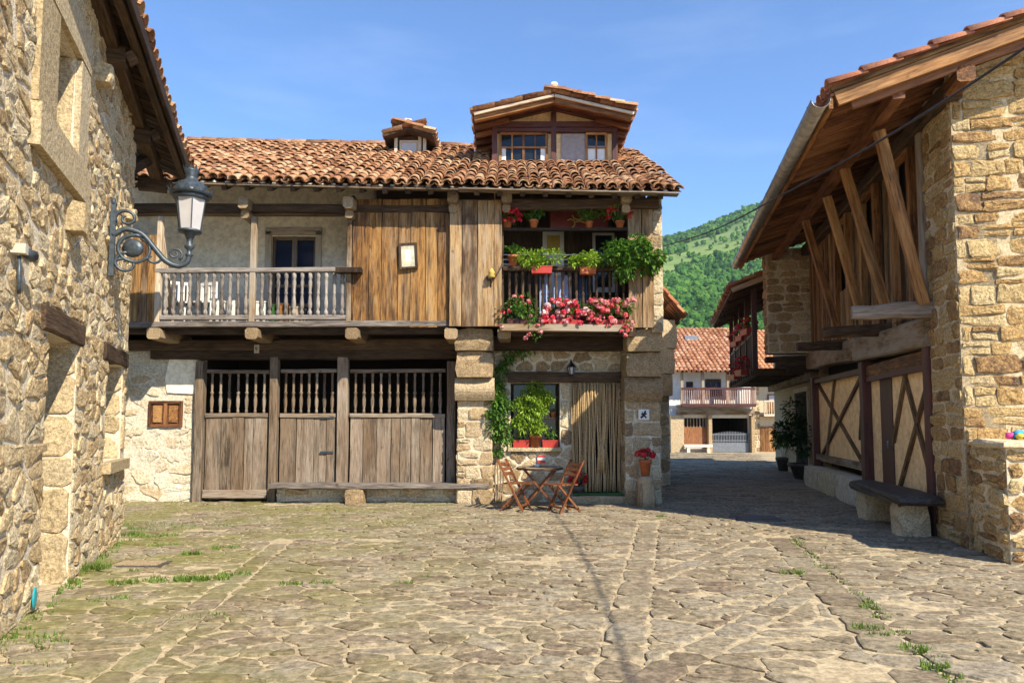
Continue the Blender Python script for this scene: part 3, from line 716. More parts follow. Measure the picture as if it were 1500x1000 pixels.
# ------------------------------------------------------------------ hills and woods
def ridge(x): return 168+0.24*(min(max(x, -40), 330)-110)+6*math.sin(x*0.03+0.5)
def hill_z(x, y):
    t = min(max((y-110)/560, 0), 1.25); s = t*t*(3-2*t)*0.55+t*0.45 if t < 1 else 1-(t-1)*0.6
    return max(-3, (ridge(x)*s)+(vnoise((x, y, 0), 0.011)*9+vnoise((x, y, 5), 0.03)*3)*min(1, t*3))
mb = MB(); nx, ny = 90, 60; vs = []
for j in range(ny+1):
    for i in range(nx+1):
        x = -600+i*1500/nx; y = 105+j*760/ny; vs.append((x, y, hill_z(x, y)-0.5))
mb.add(vs, [(j*(nx+1)+i, j*(nx+1)+i+1, (j+1)*(nx+1)+i+1, (j+1)*(nx+1)+i) for j in range(ny) for i in range(nx)], 0.5, 0, True)
m, nt, bs = new_mat('hill_meadow'); p = pos_n(nt)
nt.links.new(ramp(nt, [(0.3, (0.085, 0.15, 0.03)), (0.55, (0.15, 0.22, 0.045)), (0.8, (0.21, 0.25, 0.075))], noise_n(nt, p, 0.03, 6, 0.65)), bs.inputs['Base Color']); bs.inputs['Roughness'].default_value = 0.95
hills = mb.build('hills', m); tag(hills, 'green hillside with meadow and woods rising behind the village', kind='structure')
fb = MB()
def meadow(x, y):
    z = hill_z(x, y); e = proj((x, y, z))
    f = z/ridge(x) if y < 670 else 1.0
    k = min(max((x/y-0.205)/0.14, -0.2), 1.3); lo = 0.44+0.26*k+0.10*vnoise((x, y, 9), 0.02); hi = 0.72+0.24*k+0.08*vnoise((x, y, 2), 0.025)
    return lo < f < hi and y < 700
y = 190.0
while y < 720:
    sp = 3.3+y*0.0012; x = 0.12*y-25
    while x < 0.43*y+30:
        tx, ty = x+R(-.5, .5)*sp, y+R(-.5, .5)*sp; md = meadow(tx, ty)
        if (not md and rnd.random() < 0.93) or (md and rnd.random() < 0.09+0.5*max(0, vnoise((tx, ty, 4), 0.03)-0.15)):
            r = R(1.3, 2.9)*(0.6 if md else 1); z = hill_z(tx, ty); t = rnd.random()
            fb.blob((tx, ty, z+r*1.0), (r*.9, r*.9, r*1.2), 6, 4, 0.4, t, 0, False)
            for k in range(5):
                a = R(0, 6.28); q = r*R(.28, .55); fb.blob((tx+math.cos(a)*r*.72, ty+math.sin(a)*r*.72, z+r*R(.8, 2.0)), (q, q, q*1.2), 5, 3, 0.4, min(.999, max(0, t+R(-.2, .2))), 0, False)
        x += sp
    y += sp
m, nt, bs = new_mat('woodland'); p = pos_n(nt)
f = math_n(nt, 'ADD', math_n(nt, 'MULTIPLY', tint_n(nt), 0.6), math_n(nt, 'MULTIPLY', noise_n(nt, p, 0.35, 6, 0.75), 0.5), True)
nt.links.new(ramp(nt, [(0.1, (0.014, 0.05, 0.012)), (0.45, (0.045, 0.125, 0.022)), (0.75, (0.085, 0.19, 0.032)), (1.0, (0.15, 0.25, 0.05))], f), bs.inputs['Base Color']); bs.inputs['Roughness'].default_value = 0.85; bs.inputs['Specular IOR Level'].default_value = 0.1
bump_n(nt, bs, noise_n(nt, p, 0.9, 5, 0.7), 1.0, 0.8)
wd = fb.build('woods', m); tag(wd, 'dense green woods covering the hillside beyond the village', 'woods', kind='stuff')

# ------------------------------------------------------------------ left stone house
dL = Vector((-0.3315, 0.9435, 0)); nL = Vector((0.9435, 0.3315, 0)); AL = Vector((-3.58, 5.13, 0))
FL = frame(AL, dL)
def PL(s, v, o): return AL+dL*s+Vector((0, 0, v))+nL*o
LEN = 4.62; TOP = 6.0
left_house = thing('stone_house', PL(0, 0, -3), 'tall rubble stone house with deep wooden eaves beside the wall lantern', 'house')
holesL = [(0.84, 1.86, 0, 2.25), (3.30, 4.32, 1.06, 2.22), (0.62, 1.36, 3.93, 4.86)]
lw = holed_wall(FL, -5, LEN, 0, TOP, holesL, 0.55, M['mortar_left'], 'wall', left_house)
lint = [(0.60, 2.02, 2.25, 2.47), (3.05, 4.5, 2.22, 2.42)]
frm = [(0.10, 1.72, 3.58, 5.24)]
cl = rubble_cells(-5.0, LEN, 0.0, TOP, 0.235, 0.142, [h for h in holesL]+lint+frm, 0.38, big=0.12)
lay_stones(FL, cl, M['stone_left'], lw, 'stone', 0.010, 0.017, 0.03, limit=300, rnd_amt=0.020, minpx=10, soft=0.12)
# far end wall of the house, facing the square's far side
FLe = frame(PL(LEN, 0, 0)+nL*0, -nL)
# dressed window surround upstairs
for (a, b, c, d, dp) in ((0.10, 0.61, 3.93, 4.86, .05), (1.37, 1.72, 3.93, 4.86, .05), (0.08, 1.74, 3.58, 3.92, .08), (0.08, 1.74, 4.87, 5.24, .055)):
    mb = MB(); mb.box((a+.004, c+.004, -0.34), (b-.004, d-.004, dp)); mb.build('dressed_stone', M['dressed'], lw, FL)
# upper window in its depth
w = MB(); w.box((0.60, 3.9, -0.44), (1.38, 4.9, -0.40)); wo = w.build('window', M['w_dark'], left_house, FL)
g = MB(); g.box((0.68, 3.99, -0.398), (0.96, 4.80, -0.392)); g.box((1.02, 3.99, -0.398), (1.30, 4.80, -0.392)); g.build('pane', M['glass'], wo, FL)
# timber lintels
for (a, b, c, d), k in zip(lint, (0, 1)):
    beam('lintel', PL(a, (c+d)/2, -0.13), PL(b, (c+d)/2, -0.13), 0.34, d-c-0.01, M['w_dark'], left_house, seg=4, jit=0.008, cham=0.015)
# jamb stones lining the far side of the doorway and of the low window
def jamb(s, v0, v1, hr, dep=0.5):
    F2 = frame(PL(s, 0, -dep), nL); cs = course_cells(0, dep-0.005, v0, v1, (dep, dep+.01), hr, jit=0.012, split=0)
    lay_stones(F2, cs, M['dressed'], lw, 'jamb_stone', 0.005, 0.018, 0.02, limit=60, rnd_amt=0.015, minpx=4, soft=0.12)
jamb(1.86, 0, 2.25, (0.26, 0.52)); jamb(4.32, 1.06, 2.22, (0.2, 0.34)); jamb(1.36, 3.93, 4.86, (0.9, 0.95), 0.36)
d_o = beam('door', PL(1.35, 0.0, -0.47), PL(1.35, 2.25, -0.47), 1.02, 0.06, M['w_dark'], left_house, up=nL)
w = MB(); w.box((3.28, 1.0, -0.5), (4.34, 2.25, -0.44)); wo = w.build('window', M['w_dark'], left_house, FL)
g = MB(); g.box((3.4, 1.14, -0.438), (3.78, 2.12, -0.43)); g.box((3.86, 1.14, -0.438), (4.24, 2.12, -0.43)); g.build('pane', M['glass'], wo, FL)
mb = MB(); mb.box((3.2, 0.93, -.3), (4.45, 1.055, 0.10)); mb.build('sill', M['dressed'], left_house, FL)
# rest of the volume
mb = MB(); q = [PL(-5, 0, -.5), PL(LEN, 0, -.001), PL(LEN, 0, -6), PL(-5, 0, -6)]
for a, b in ((1, 2), (2, 3), (3, 0)): mb.add([tuple(q[a]), tuple(q[b]), tuple(q[b]+Vector((0, 0, 8.4 if a == 2 else 6.0))), tuple(q[a]+Vector((0, 0, 6.0)))], [(0, 1, 2, 3)], .5)
mb.build('rear_wall', M['mortar_left'], left_house)
# eaves
EO, EZ, SL = 0.30, 5.86, 0.42
def PE(s, o, dz=0): return PL(s, EZ+(EO-o)*SL-0.07*s+dz, o+(0.042*s if o > 0.1 else 0))      # on the roof plane
END = 6.5
rs = MB(); rs.add([tuple(PE(-5, EO, .03)), tuple(PE(END, EO, .03)), tuple(PE(END, -4, .03)), tuple(PE(-5, -4, .03))], [(0, 1, 2, 3)], .5); lroof = rs.build('roof', M['underlay'], left_house)
s = -1.6
while s < END:
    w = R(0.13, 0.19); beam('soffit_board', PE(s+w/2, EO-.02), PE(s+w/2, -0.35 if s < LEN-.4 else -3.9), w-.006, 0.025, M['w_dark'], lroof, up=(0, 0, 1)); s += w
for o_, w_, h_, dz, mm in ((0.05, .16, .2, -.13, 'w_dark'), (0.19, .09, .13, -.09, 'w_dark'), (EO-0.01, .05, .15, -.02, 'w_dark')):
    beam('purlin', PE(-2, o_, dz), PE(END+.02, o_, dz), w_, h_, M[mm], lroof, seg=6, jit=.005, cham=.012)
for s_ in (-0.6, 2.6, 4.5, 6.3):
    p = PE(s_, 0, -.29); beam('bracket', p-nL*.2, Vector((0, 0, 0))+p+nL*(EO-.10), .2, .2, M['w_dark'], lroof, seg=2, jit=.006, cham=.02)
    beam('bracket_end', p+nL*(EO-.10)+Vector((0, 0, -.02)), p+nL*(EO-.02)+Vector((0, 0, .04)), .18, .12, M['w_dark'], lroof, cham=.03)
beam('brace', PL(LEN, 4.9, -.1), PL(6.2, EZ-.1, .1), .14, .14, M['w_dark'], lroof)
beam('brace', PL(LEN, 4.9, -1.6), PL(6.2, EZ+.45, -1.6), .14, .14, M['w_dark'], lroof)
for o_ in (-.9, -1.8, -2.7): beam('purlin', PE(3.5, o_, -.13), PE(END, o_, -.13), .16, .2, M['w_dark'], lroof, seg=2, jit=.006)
Fr = roof_frame(PE(-2.6, EO-.04, .06), PE(END, EO)-PE(-2.6, EO), -nL*1.0+Vector((0, 0, SL)))
tile_roof(lroof, Fr, END+2.6, 2.2, M['tile'], 0.215, 0.34, limit=40)

# wall lantern on its scrolled bracket
LS = 3.02
lamp = thing('wall_lantern', PL(LS, 3.1, 0), 'ornate blue-grey cast iron street lantern on scrolled bracket from rubble wall', 'street lamp')
FLm = Matrix.Identity(4)
LSC = 0.86
def LP(o, v): return PL(LS, 4.02+(v-4.02)*LSC, o*0.95)
LB = 0.90; mb = MB(); mb.bar(LP(.06, 3.02), LP(.06, 4.0), .05, .05, up=nL); mb.tube([LP(.06, 3.98), LP(.06, 4.06)], [.035, .01], 6); mb.build('wall_bar', M['iron'], lamp)
def curve(pts, r, n=6, mbx=None):
    P = [Vector(p) for p in pts]; out = []
    for i in range(len(P)-1):
        p0 = P[max(i-1, 0)]; p1 = P[i]; p2 = P[i+1]; p3 = P[min(i+2, len(P)-1)]
        for k in range(6):
            t = k/6; out.append(0.5*((2*p1)+(p2-p0)*t+(2*p0-5*p1+4*p2-p3)*t*t+(3*p1-p0-3*p2+p3)*t**3))
    out.append(P[-1]); mbx.tube(out, r, n)
mb = MB(); curve([LP(.06, 3.56), LP(.2, 3.66), LP(.38, 3.60), LP(.52, 3.42), LP(.64, 3.27), LP(.77, 3.21), LP(.87, 3.26), LP(LB, 3.36)], .032, 8, mb); mb.build('arm', M['iron'], lamp)
def spiral(c, r0, r1, a0, turns, rad, sgn=1):
    mb = MB(); pts = []
    for i in range(22):
        t = i/21; a = a0+sgn*turns*2*math.pi*t; r = r0+(r1-r0)*t; pts.append(LP(c[0]+r*math.cos(a), c[1]+r*math.sin(a)))
    mb.tube(pts, [rad*(1.15-.5*i/21) for i in range(22)], 6); mb.build('scroll', M['iron'], lamp)
spiral((.20, 3.80), .13, .03, 3.6, 1.3, .02, -1); spiral((.30, 3.40), .19, .16, 1.2, 1.0, .022); spiral((.22, 3.2), .15, .03, 1.5, 1.2, .018); spiral((.74, 3.37), .09, .02, -1.0, 1.4, .014); spiral((.50, 3.30), .12, .02, 1.5, .9, .017, -1)
mb = MB(); c = LP(.28, 3.41); mb.blob(c, (.125, .05, .11), 10, 6, 0.03); mb.build('medallion', M['iron'], lamp)
mb = MB(); curve([LP(.06, 3.2), LP(.18, 3.26), LP(.32, 3.22), LP(.45, 3.3)], .018, 6, mb); mb.build('scroll', M['iron'], lamp)
lb0 = LP(LB, 0); T = Matrix.Translation((lb0.x, lb0.y, 4.02)) @ Matrix.Scale(LSC, 4) @ Matrix.Translation((0, 0, -4.02))
mb = MB(); mb.lathe([(.03, 3.34), (.055, 3.37), (.03, 3.40), (.03, 3.44), (.065, 3.47), (.065, 3.50), (.04, 3.53), (.04, 3.58), (.075, 3.66), (.10, 3.69), (.03, 3.70)], 12); mb.build('stem', M['iron'], lamp, T)
mb = MB(); mb.lathe([(.125, 3.695), (.14, 3.70), (.20, 4.14), (.195, 4.14), (.135, 3.705)], 6, cap=False, smooth=False); gl = mb.build('glass', M['milk'], lamp, T)
mb = MB()
for i in range(6):
    a = 2*math.pi*i/6; mb.bar((.143*math.cos(a), .143*math.sin(a), 3.69), (.203*math.cos(a), .203*math.sin(a), 4.15), .014, .014)
mb.lathe([(.15, 3.68), (.155, 3.71), (.13, 3.71)], 12); mb.lathe([(.215, 4.13), (.235, 4.15), (.235, 4.19), (.20, 4.19)], 12); mb.build('cage', M['iron'], lamp, T)
mb = MB(); mb.lathe([(.27, 4.19), (.275, 4.23), (.22, 4.27), (.19, 4.33), (.15, 4.37), (.09, 4.40), (.07, 4.45), (.085, 4.47), (.075, 4.49), (.10, 4.53), (.10, 4.55), (.04, 4.55)], 16); ho = mb.build('hood', M['iron'], lamp, T)
for i in range(14):
    a = 2*math.pi*i/14; c, s = math.cos(a), math.sin(a); mb = MB(); mb.add([(.27*c-.05*s, .27*s+.05*c, 4.21), (.27*c+.05*s, .27*s-.05*c, 4.21), (.295*c, .295*s, 4.30), (.25*c, .25*s, 4.22)], [(0, 1, 2), (0, 2, 3), (1, 3, 2)]); mb.build('crest', M['iron'], ho, T)
for i in range(10):
    a = 2*math.pi*i/10; c, s = math.cos(a), math.sin(a); mb = MB(); mb.add([(.095*c-.03*s, .095*s+.03*c, 4.54), (.095*c+.03*s, .095*s-.03*c, 4.54), (.12*c, .12*s, 4.61), (.08*c, .08*s, 4.55)], [(0, 1, 2), (0, 2, 3), (1, 3, 2)]); mb.build('crest', M['iron'], ho, T)
# small things on the left wall
sh = PL(0.60, 0.12, 0.0)
t = thing('wall_plaque', sh, 'small teal oval plaque low on the rubble wall', 'plaque'); mb = MB(); mb.lathe([(.055, 0), (.055, .008), (.04, .012)], 14); o = mb.build('shield', M['teal'], t, Matrix.Translation(PL(0.6, 0.14, 0.045)) @ FL.to_3x3().to_4x4() @ Matrix.Diagonal((1, 1.5, 1, 1)))
t = thing('floodlight', PL(-0.15, 2.72, 0), 'small grey spotlight fixed to the rubble wall', 'spotlight'); mb = MB(); mb.box((-.22, 2.69, .0), (-.15, 2.76, .10)); mb.build('box', M['concrete'], t, FL); mb = MB(); mb.tube([(-.14, 2.72, .07), (-.02, 2.71, .09)], [.035, .045], 10); mb.build('head', M['iron'], t, FL)
mb = MB(); mb.tube([(-.17, 2.68, .05), (-.17, 2.45, .06), (-.14, 2.42, .05)], .014, 6); mb.build('conduit', M['iron'], t, FL)
# ------------------------------------------------------------------ main house
YL, YP, YJ, YB, YE, YRG = 13.9, 13.45, 13.0, 14.5, 12.47, 17.15
main_house = thing('timber_house', (-2.4, 16, 0), 'old stone and timber house with wooden balconies under a wavy tiled roof', 'house')
FLW = frame((0, YL, 0), (1, 0, 0)); FJ = frame((0, YJ, 0), (1, 0, 0)); FP = frame((0, YP, 0), (1, 0, 0)); FB = frame((0, YB, 0), (1, 0, 0))
M['stone_white'] = stone_mat('stone_white', [(0, (0.38, 0.27, 0.15)), (0.3, (0.55, 0.45, 0.31)), (0.6, (0.60, 0.52, 0.39)), (1, (0.66, 0.60, 0.48))], 5.0, 0.35, 0.7, 0.02)
M['mortar_white'] = stone_mat('mortar_white', [(0.46, 0.38, 0.26), (0.58, 0.505, 0.38), (0.63, 0.56, 0.44)], 4.0, 0.3, 0.7, 0.02)
XL0 = -8.6; XR0 = 2.79
zJ = Z(478, YJ); zJ2 = zJ+0.13
xg0, xg1 = X(289, 640, YL), X(668, 640, YL)          # stable gate
xp1, xp2 = X(669, 650, YP), X(722, 650, YP)          # first pillar
xq1, xq2 = X(915, 650, YP), XR0                       # second pillar
# volume: side, back, floors
mb = MB()
mb.box((XR0-.4, YP+.3, 0), (XR0-.03, 21.5, 5.6)); mb.box((XL0, 13.2, 0), (XL0+.4, 21.5, 5.6)); mb.box((XL0, 21.2, 0), (XR0-.01, 21.5, 5.6)); mb.build('rear_wall', M['mortar_main'], main_house)
mb = MB(); mb.box((XL0+.4, YL+.02, zJ-.02), (XR0-.4, 21.2, zJ+.10)); mb.build('upper_floor', M['w_dark'], main_house)
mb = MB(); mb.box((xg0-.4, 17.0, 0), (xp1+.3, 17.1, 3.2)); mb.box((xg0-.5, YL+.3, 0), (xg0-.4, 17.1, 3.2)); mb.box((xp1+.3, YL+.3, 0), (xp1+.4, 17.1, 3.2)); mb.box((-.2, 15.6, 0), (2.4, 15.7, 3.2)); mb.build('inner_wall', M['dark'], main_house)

# ground floor wall beside the stable gate
shx0, shx1, shz0, shz1 = X(219, 606, YL), X(268, 606, YL), Z(625, YL), Z(587, YL)
h = [(shx0, shx1, shz0, shz1)]
lwall = holed_wall(FLW, XL0+.4, xg0-.02, 0, 3.0, h, 0.4, M['mortar_white'], 'wall', main_house)
cs = rubble_cells(-7.75, xg0-.03, 0, 2.95, 0.36, 0.20, [(shx0-.03, shx1+.03, shz0-.03, shz1+.03)], 0.4, big=.1)
lay_stones(FLW, cs, M['stone_white'], lwall, 'stone', 0.012, 0.012, 0.02, limit=60, rnd_amt=0.03, minpx=11)
mb = MB(); pts = [(X(247, 540, YL), Z(575, YL)), (xg0-.03, Z(577, YL)), (xg0-.03, 2.95), (X(252, 530, YL), 2.95), (X(243, 550, YL), Z(555, YL))]
mb.add([(a, b, .035) for a, b in pts]+[(a, b, 0.0) for a, b in pts], [(0, 1, 2, 3, 4)]+[(i, i+5, (i+1) % 5+5, (i+1) % 5) for i in range(5)]); mb.build('plaster_patch', M['plaster'], lwall, FLW)
# little panelled shutter
sh = MB(); sh.box((shx0, shz0, -.10), (shx1, shz1, .02)); so = sh.build('shutter', M['w_red'], main_house, FLW)
cxm = (shx0+shx1)/2
for a, b in ((shx0, shx0+.05), (shx1-.05, shx1), (cxm-.03, cxm+.03)): beam('stile', FLW @ Vector(((a+b)/2, shz0, .035)), FLW @ Vector(((a+b)/2, shz1, .035)), b-a, .03, M['w_red'], so, up=(0, 1, 0))
for a, b in ((shz0, shz0+.05), (shz1-.05, shz1)): beam('rail', FLW @ Vector((shx0+.05, (a+b)/2, .037)), FLW @ Vector((shx1-.05, (a+b)/2, .037)), .03, .05, M['w_red'], so)
for a, b in ((shx0+.09, cxm-.07), (cxm+.07, shx1-.09)):
    mb = MB(); mb.box((a, shz0+.09, .02), (b, shz1-.09, .045)); mb.build('panel', M['w_strut'], so, FLW)

# stable gate: posts, leaves with a grille of turned bars over planks
gate = put('stable_gate', None, main_house, Matrix.Translation(((xg0+xg1)/2, YL, 0)))
zg0, zg1, zm = Z(607, YL), Z(546, YL), Z(611, YL)
beam('lintel', (xg0-.9, YL+.02, Z(515, YL)), (xp1+.1, YL+.02, Z(515, YL)), .3, .30, M['w_dark'], gate, seg=6, jit=.01, cham=.02)
beam('lintel', (XL0+.5, YL-.12, Z(507, YL)), (xp1+.1, YL-.12, Z(505, YL)), .16, .2, M['w_dark'], gate, seg=6, jit=.01, cham=.02)
for px, w, b, t in ((294, .16, 0.0, 530), (402.5, .15, 0.0, 524), (503, .20, .36, 524), (661.5, .17, .36, 530)):
    xx = X(px, 620, YL); beam('post', (xx, YL-.05, b), (xx, YL-.05, Z(t, YL)), w, .17, M['w_grey'], gate, up=(0, 1, 0), seg=4, jit=.005, cham=.012)
def leaf_panel(pa, pb, zb, np_, bars, bottom=True, toprail=True):
    xa, xb = X(pa, 640, YL), X(pb, 640, YL); x = xa
    widths = [R(.7, 1.4) for _ in range(np_)]; k = (xb-xa)/sum(widths)
    for w in widths:
        w *= k; dz = R(-.01, .01); beam('plank', (x+w/2, YL-.02+dz, zb), (x+w/2+R(-.004, .004), YL-.02+dz, zm), w-.014, .05, M['w_grey'], gate, up=(0, 1, 0), seg=3, jit=.005); x += w
    beam('rail', (xa, YL-.03, zm+.035), (xb, YL-.03, zm+.035+R(-.01, .01)), .09, .08, M['w_grey'], gate, seg=3, jit=.004, cham=.01)
    beam('rail', (xa, YL-.03, zg1+.03), (xb, YL-.03, zg1+.03+R(-.02, .02)), .09, .07, M['w_grey'], gate, seg=3, jit=.004, cham=.01)
    if bottom: beam('rail', (xa, YL-.075, zb+.10), (xb, YL-.075, zb+.10), .05, .16, M['w_grey'], gate, seg=3, jit=.006, cham=.01)
    for i in range(bars):
        baluster('bar', (xa+(xb-xa)*(i+.6)/(bars+.2), YL-.03, zm+.075), zg1-zm-.08, .035, M['w_grey'], gate, 1)
leaf_panel(302, 394, .06, 5, 7); leaf_panel(411, 493, .36, 4, 7, False); leaf_panel(513, 652, .36, 8, 11, False)
for z_ in (.95, 1.62):
    mb = MB(); xx = X(480, 640, YL); mb.box((xx-.12, YL-.075, z_-.02), (xx+.13, YL-.052, z_+.02)); mb.build('hinge', M['iron'], gate)
# ledge plank in front, on stone blocks
ledge = beam('ledge', (X(400, 706, 13.7), 13.62, .335), (X(716, 706, 13.7), 13.62, .335), .42, .09, M['w_silver'], main_house, seg=8, jit=.008, cham=.012)
def rough_block(name, lo, hi, mat, parent, j=.02, Mx=None, cat=None):
    mb = MB(); x0, y0, z0 = lo; x1, y1, z1 = hi; n = 3; vs = []; idx = {}
    for i in range(n+1):
        for k in range(n+1):
            for l in range(n+1):
                if 0 < i < n and 0 < k < n and 0 < l < n: continue
                a, b, c = i/n, k/n, l/n; r = sum(1 for q in (i, k, l) if q in (0, n)); s = .05 if r == 3 else (.02 if r == 2 else 0)
                p = [x0+(x1-x0)*a, y0+(y1-y0)*b, z0+(z1-z0)*c]; ce = [(x0+x1)/2, (y0+y1)/2, (z0+z1)/2]
                p = [pp+(cc-pp)*s*1.6+R(-j, j) for pp, cc in zip(p, ce)]
                if l == 0: p[2] = z0
                idx[i, k, l] = len(vs); vs.append(tuple(p))
    fs = []
    for a in range(n):
        for b in range(n):
            fs += [(idx[a,b,0], idx[a,b+1,0], idx[a+1,b+1,0], idx[a+1,b,0]), (idx[a,b,n], idx[a+1,b,n], idx[a+1,b+1,n], idx[a,b+1,n]),
                   (idx[a,0,b], idx[a+1,0,b], idx[a+1,0,b+1], idx[a,0,b+1]), (idx[a,n,b], idx[a,n,b+1], idx[a+1,n,b+1], idx[a+1,n,b]),
                   (idx[0,a,b], idx[0,a,b+1], idx[0,a+1,b+1], idx[0,a+1,b]), (idx[n,a,b], idx[n,a+1,b], idx[n,a+1,b+1], idx[n,a,b+1])]
    mb.add(vs, fs, None, 0, False); return mb.build(name, mat, parent, Mx)
for a, b in ((506, 534), (692, 718)):
    rough_block('ledge_block', (X(a, 725, 13.5), 13.42, 0), (X(b, 725, 13.5), 13.8, .285), M['stone_main'], main_house, .012)
fw = put('footing', MB().box((X(408, 725, YL), YL-.10, 0), (xp1, YL+.3, .27)).mesh('footing', M['mortar_white']), main_house)
cs = course_cells(X(408, 725, YL), xp1, 0, .27, (.2, .5), (.10, .16), jit=.02)
lay_stones(frame((0, YL-.10, 0), (1, 0, 0)), cs, M['stone_white'], fw, 'stone', .014, .03, .02, limit=40, minpx=8)

# recessed wall with window and doorway between the pillars
wx0, wx1, wz0, wz1 = X(748, 610, YL), X(820, 610, YL), Z(655, YL), Z(561, YL)
dx0, dx1, dz1 = X(838, 640, YL), X(914, 640, YL), Z(561, YL)
bm = [(wx0-.06, xq1, wz1, wz1+.22)]
rwall = holed_wall(FLW, xp2-.1, xq1+.1, 0, 3.2, [(wx0, wx1, wz0, wz1), (dx0, dx1, 0, dz1)], 0.45, M['mortar_main'], 'wall', main_house)
cs = rubble_cells(xp2-.05, xq1, 0, 3.1, .30, .21, [(wx0, wx1, wz0, wz1), (dx0, dx1, -1, dz1)]+bm, .35)
lay_stones(FLW, cs, M['stone_main'], rwall, 'stone', .014, .022, .02, limit=120, rnd_amt=.025, minpx=8)
beam('lintel', (wx0-.06, YL-.02, wz1+.11), (xq1+.02, YL-.02, wz1+.11), .22, .2, M['w_dark'], main_house, seg=5, jit=.008, cham=.015)
beam('beam', (xp2-.1, YL-.2, Z(505, YL)), (xq1+.1, YL-.2, Z(505, YL)), .26, .26, M['w_dark'], main_house, seg=5, jit=.008, cham=.02)
# window joinery deep in the opening
wf = put('window', MB().box((wx0, YL+.34, wz0), (wx1, YL+.36, wz1)).mesh('window', M['glass']), main_house)
for xx in (wx0+.03, (wx0+wx1)/2, wx1-.03): beam('frame_bar', (xx, YL+.32, wz0), (xx, YL+.32, wz1), .06, .05, M['w_dark'], wf, up=(0, 1, 0))
mb = MB(); mb.box((wx0-.05, YL-.09, wz0-.07), (wx1+.04, YL+.33, wz0-.001)); mb.build('window_sill', M['dressed'], main_house)
mb = MB(); mb.box((wx1-.3, YL+.05, Z(613, YL)), (wx1-.005, YL+.28, Z(613, YL)+.025)); mb.build('window_shelf', M['w_dark'], main_house)
# pillars with corbelled heads
def pillar(x0, x1, z1, stages, capz):
    p = put('pillar', MB().box((x0+.02, YP+.02, 0), (x1-.02, YL+.4, z1)).mesh('pillar', M['mortar_main']), main_house)
    F = frame((0, YP+.02, 0), (1, 0, 0)); cs = course_cells(x0, x1, 0, stages[0][0], (.26, .5), (.20, .34), jit=.012, split=.1)
    lay_stones(F, cs, M['stone_main'], p, 'stone', .008, .025, .02, limit=80, rnd_amt=.015, minpx=5, soft=.12)
    for k, (F2, a, b) in enumerate(((frame((x0+.02, YL, 0), (0, -1, 0)), 0, YL-YP-.03), (frame((x1-.02, YP+.02, 0), (0, 1, 0)), 0, .5))):
        cs = course_cells(a, b, 0, stages[0][0], (.4, .5), (.20, .34), jit=.01, split=0); lay_stones(F2, cs, M['stone_main'], p, 'stone', .008, .02, .02, limit=40, rnd_amt=.01, minpx=3, soft=.1)
    for (za, zb, yy, dx, roll) in stages:
        if roll:
            n = 8; hh = zb-za; r = [(yy+.0+.10*(1-math.sin(math.pi*min(1, max(0, i/n)))), za+hh*i/n) for i in range(n+1)]
            mb = MB(); vs = []
            for yv, zv in r: vs += [(x0-dx, yv, zv), (x1+dx, yv, zv)]
            fs = [(2*i, 2*i+1, 2*i+3, 2*i+2) for i in range(n)]
            nb = len(vs); vs += [(x0-dx, YL+.3, za), (x1+dx, YL+.3, za), (x0-dx, YL+.3, zb), (x1+dx, YL+.3, zb)]
            fs += [tuple([nb, nb+2]+[2*i for i in range(n, -1, -1)]), tuple([nb+3, nb+1]+[2*i+1 for i in range(n+1)]), (2*n, 2*n+1, nb+3, nb+2), (0, nb, nb+1, 1)]
            mb.add(vs, fs); mb.build('corbel_stone', M['stone_main'], p)
        else: rough_block('corbel_stone', (x0-dx, yy, za+.004), (x1+dx, YL+.3, zb-.004), M['stone_main'], p, .02)
    return p
zc = [Z(v, 13.3) for v in (585, 552, 545, 512, 480)]
pillar(xp1, xp2, 3.1, [(Z(586, 13.3), Z(553, 13.3), 13.26, .03, True), (Z(553, 13.3)+.003, Z(515, 13.3), 13.16, .02, False), (Z(515, 13.3)+.003, zJ-.02, 13.06, .02, False)], 0)
pillar(xq1, xq2, 3.1, [(Z(586, 13.3), Z(552, 13.3), 13.26, .012, True), (Z(552, 13.3)+.003, Z(516, 13.3), 13.2, .004, False), (Z(516, 13.3)+.003, Z(484, 13.3), 13.1, .004, False)], 0)
# stone end wall above the second pillar
F = FJ; ew = put('end_wall', MB().box((X(955, 400, YJ), YJ+.02, Z(486, YJ)), (XR0-.02, YJ+.5, 5.80)).mesh('end_wall', M['mortar_main']), main_house)
cs = course_cells(X(955, 400, YJ), XR0-.01, Z(486, YJ), 5.78, (.2, .26), (.16, .28), jit=.015, split=0); lay_stones(frame((0, YJ+.02, 0), (1, 0, 0)), cs, M['stone_main'], ew, 'stone', .008, .025, .02, limit=40, minpx=4)

# upper floor: joists, deck edge, balconies, plank walls
xb0, xb1 = X(190, 470, YJ), X(733, 470, YJ)
for i in range(28):
    xx = -8.0+i*.385; beam('deck_board', (xx, YJ+.04, zJ+.075), (xx, YB, zJ+.075), .37, .04, M['w_dark'], main_house, up=(0, 0, 1)) if xx < 2.7 else None
beam('deck_edge', (-7.9, YJ+.0, zJ+.03), (xb1, YJ+.0, zJ+.055), .09, .11, M['w_silver'], main_house, seg=8, jit=.006, cham=.012)
for px in (228, 371, 517, 661, 739):
    xx = X(px, 488, YJ); j = beam('joist', (xx, YJ-.09, Z(489, YJ)), (xx, YL+.3, Z(489, YJ)), .24, .20, M['w_end'], main_house, up=(0, 0, 1), seg=3, jit=.012, cham=.035)
beam('joist_plate', (-7.9, YJ+.18, zJ-.06), (xp1, YJ+.18, zJ-.06), .16, .12, M['w_dark'], main_house, seg=5, jit=.008)
